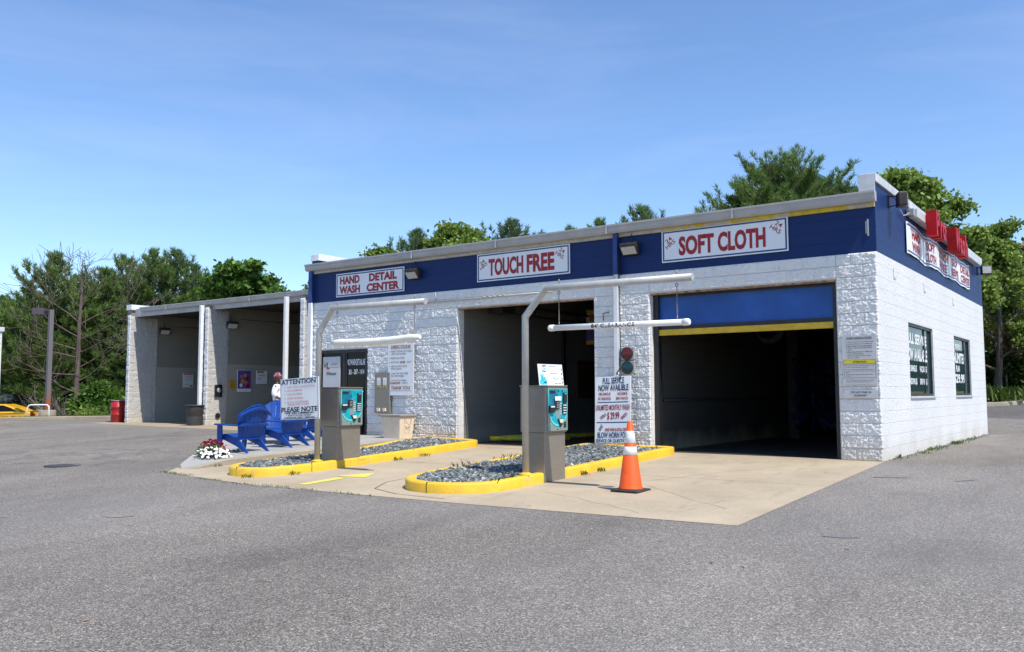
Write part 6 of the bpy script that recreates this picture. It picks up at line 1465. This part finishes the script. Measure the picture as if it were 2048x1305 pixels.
# tangle of dead brush and a leafy shrub at its foot
db = root('dead_brush', (-48.6, 10.9, zg), 'grey tangle of dead twigs at the foot of the dead tree', 'brush'); mb = MB()
for i in range(46):
    a = rng.uniform(0, 6.3); el = rng.uniform(.1, .8); p = (-48.8 + rng.uniform(-1.6, .8), 11.0 + rng.uniform(-1.0, .6), zg + rng.uniform(.1, .8))
    branchy(mb, p, (math.cos(a), math.sin(a), el), rng.uniform(.7, 1.6), .022, 1, [], rng, 4, .05, 3, .009)
mb.build('twigs', M['twig'], db)
def shrub(label, cx_, cy_, rx, ry, h, n_, leaf, mat, seed, cat='shrub', z0_=None):
    r = root('leafy_shrub', (cx_, cy_, 0), label, cat, 'shrubs around the dead tree'); r_ = np.random.RandomState(seed); z0_ = slope(cx_, cy_) if z0_ is None else z0_
    K = 26; cc = mound(K, seed, cx_, cy_, rx, ry, h, z0_, .35); C_ = np.concatenate([c + r_.normal(size=(n_ // K, 3)) * [.33, .33, .24] for c in cc]); C_[:, 2] = np.maximum(C_[:, 2], z0_ + .02)
    V_, F_ = leafquads(C_, leaf * r_.uniform(.7, 1.3, len(C_)), seed, .2, 1.7); fastmesh('foliage', V_, F_, M[mat], r)
    m_ = MB(); g = random.Random(seed)
    for c in cc: m_.tube([(cx_ + g.uniform(-.2, .2), cy_ + g.uniform(-.2, .2), z0_ - .05), tuple((np.array([cx_, cy_, z0_]) + c) / 2 + [0, 0, .1]), tuple(c)], [.03, .02, .008], 4, cap=False)
    m_.build('stems', M['bark'], r)
shrub('leafy green shrub right of the dead tree trunk', -45.6, 11.9, 1.5, 1.0, 2.5, 7000, .16, 'decid', 71)
shrub('low leafy shrub left of the red drum', -42.0, 12.3, 1.9, .9, 1.6, 6000, .15, 'decid', 72)
shrub('pale green low shrub behind the left kerb near the hoop rail', -44.2, 10.8, 1.0, .6, .95, 2600, .13, 'locust', 73)
shrub('small bright bush at the left edge beside the yellow car', -37.9, 1.0, .35, .35, .95, 900, .07, 'locust', 74)

# ---------------------------------------------------------------- apartment house behind the big pine
ah = root('apartment_house', (-16, 52, 1), 'salmon rendered house with a pale green roof behind the largest pine', 'building')
u = Vector((.81, .587, 0)); w = Vector((-.587, .81, 0)); c0 = Vector((-14.6, 44.6, 0)); 
def AP(a, b, z): return tuple(c0 + u * (a if a > -1.3 else -1.3 + (a + 1.3) * .12) + w * b + Vector((0, 0, z)))
m = MB(); m.add([AP(a, b, z) for z in (0.5, 13.2) for a, b in ((-9, 2), (5.2, 2), (5.2, 14), (-9, 14))], [(0, 1, 5, 4), (1, 2, 6, 5), (2, 3, 7, 6), (3, 0, 4, 7), (4, 5, 6, 7)])
m.add([AP(-1.2, 1.97, 13.2), AP(5.2, 1.97, 13.2), AP(2.2, 1.97, 15.9), AP(.6, 1.97, 15.9)], [(0, 1, 2, 3)]); m.build('wall', M['stucco'], ah)
m = MB()
def slab4(P_, d): m.prism(P_, d)
slab4([AP(-9.6, 1.2, 13.2), AP(-.8, 1.2, 13.2), AP(-.8, 8, 16.9), AP(-9.6, 8, 16.9)], (0, 0, .12)); slab4([AP(-9.6, 14.8, 13.2), AP(-9.6, 8, 16.9), AP(-.8, 8, 16.9), AP(-.8, 14.8, 13.2)], (0, 0, .12))
slab4([AP(-1.2, 1.1, 13.6), AP(.2, 1.1, 16.3), AP(.2, 14.5, 16.3), AP(-1.2, 14.5, 13.6)], (0, 0, .12)); slab4([AP(.2, 1.1, 16.7), AP(5.9, 1.1, 13.9), AP(5.9, 14.5, 13.9), AP(.2, 14.5, 16.7)], (0, 0, .12)); m.build('roof', M['green_roof'], ah)
m = MB(); m.prism([AP(.2, 1.05, 16.66), AP(6.0, 1.05, 13.8), AP(6.0, 1.05, 14.05), AP(.2, 1.05, 16.9)], tuple(w * .08)); m.build('roof_trim', M['green_trim'], ah)
for lv_ in range(4):
    for a in (-.9, 1.1, 3.1):
        z = 2.0 + lv_ * 3.0; m = MB(); m.prism([AP(a, 1.95, z), AP(a + 1.3, 1.95, z), AP(a + 1.3, 1.95, z + 1.5), AP(a, 1.95, z + 1.5)], tuple(-w * .05)); f = m.build('window', M['white'], ah)
        m = MB(); m.prism([AP(a + .1, 1.88, z + .1), AP(a + 1.2, 1.88, z + .1), AP(a + 1.2, 1.88, z + 1.4), AP(a + .1, 1.88, z + 1.4)], tuple(-w * .02)); m.build('pane', M['glass'], f)
an = root('roof_antenna', (-3, 8, 4.3), 'small pinkish pipe vent with brackets on the roof near the parapet end', 'vent')
m = MB(); m.tube([(-1.6, 3.0, 4.32), (-1.6, 3.0, 5.15)], .025, 8); m.tube([(-1.75, 3.0, 4.95), (-1.5, 3.0, 4.85), (-1.4, 3.0, 4.7)], .02, 6); m.build('pipe', simple('rusty_vent_pipe', (.45, .20, .12), .7), an)

# ---------------------------------------------------------------- light, sky, camera
sd_ = Vector((.60, -.135, 1.0)).normalized(); elev = math.asin(sd_.z); az = math.atan2(sd_.x, sd_.y)
L = bpy.data.lights.new('sun', 'SUN'); L.energy = 5.0; L.angle = math.radians(.53); L.color = (1.0, .95, .865)
lo_ = bpy.data.objects.new('sun', L); COL.objects.link(lo_); lo_.rotation_euler = (-sd_).to_track_quat('-Z', 'Y').to_euler(); lo_.location = (10, -10, 30)
wd = bpy.data.worlds.new('World'); sc.world = wd; wd.use_nodes = True; t = wd.node_tree
bg = t.nodes['Background']; sk = t.nodes.new('ShaderNodeTexSky'); sk.sky_type = 'NISHITA'; sk.sun_disc = False; sk.sun_elevation = elev; sk.sun_rotation = az
sk.altitude = 100; sk.air_density = 1.0; sk.dust_density = 0.0; sk.ozone_density = 2.0
co = t.nodes.new('ShaderNodeTexCoord').outputs['Generated']
# thin cirrus, part of the sky itself
mp = mapping(t, co, (1.2, 1.2, 7.0), rot=(.12, .05, .6)); cn = noise(t, mp, 1.6, 7, .62, .6)
sz = sep(t, co); hz = ramp(t, sz[2], [(.0, .0), (.12, .5), (.5, 1)])
cf = math_(t, 'MULTIPLY', ramp(t, cn, [(.48, 0), (.80, 1)]), .10)
tint = mix(t, 1.0, sk.outputs[0], (.93, 1.06, 1.24), 'MULTIPLY'); col = mix(t, cf, tint, (7.0, 7.4, 8.2)); t.links.new(col, bg.inputs['Color']); bg.inputs['Strength'].default_value = .15

cam = bpy.data.cameras.new('camera'); co_ = bpy.data.objects.new('camera', cam); COL.objects.link(co_); sc.camera = co_
cam.sensor_width = 36; cam.sensor_fit = 'HORIZONTAL'; cam.lens = 1741.77 / 2048 * 36; cam.clip_end = 2000; cam.clip_start = .05
yaw, pit, rol = -.6271, .0775, -.0022
f = Vector((math.sin(yaw) * math.cos(pit), math.cos(yaw) * math.cos(pit), math.sin(pit))); r0 = Vector((math.cos(yaw), -math.sin(yaw), 0)); u0 = r0.cross(f)
r1 = r0 * math.cos(rol) + u0 * math.sin(rol); u1 = -r0 * math.sin(rol) + u0 * math.cos(rol)
co_.matrix_world = Matrix(((r1.x, u1.x, -f.x, 3.4873), (r1.y, u1.y, -f.y, -15.0938), (r1.z, u1.z, -f.z, 1.1151), (0, 0, 0, 1)))
vs_ = sc.view_settings; vs_.view_transform = 'Standard'; vs_.look = 'None'; vs_.exposure = .14; vs_.gamma = 1.0; vs_.use_curve_mapping = False
sc.render.engine = 'CYCLES'; sc.cycles.max_bounces = 6; sc.cycles.diffuse_bounces = 3; sc.cycles.glossy_bounces = 3; sc.cycles.transmission_bounces = 3
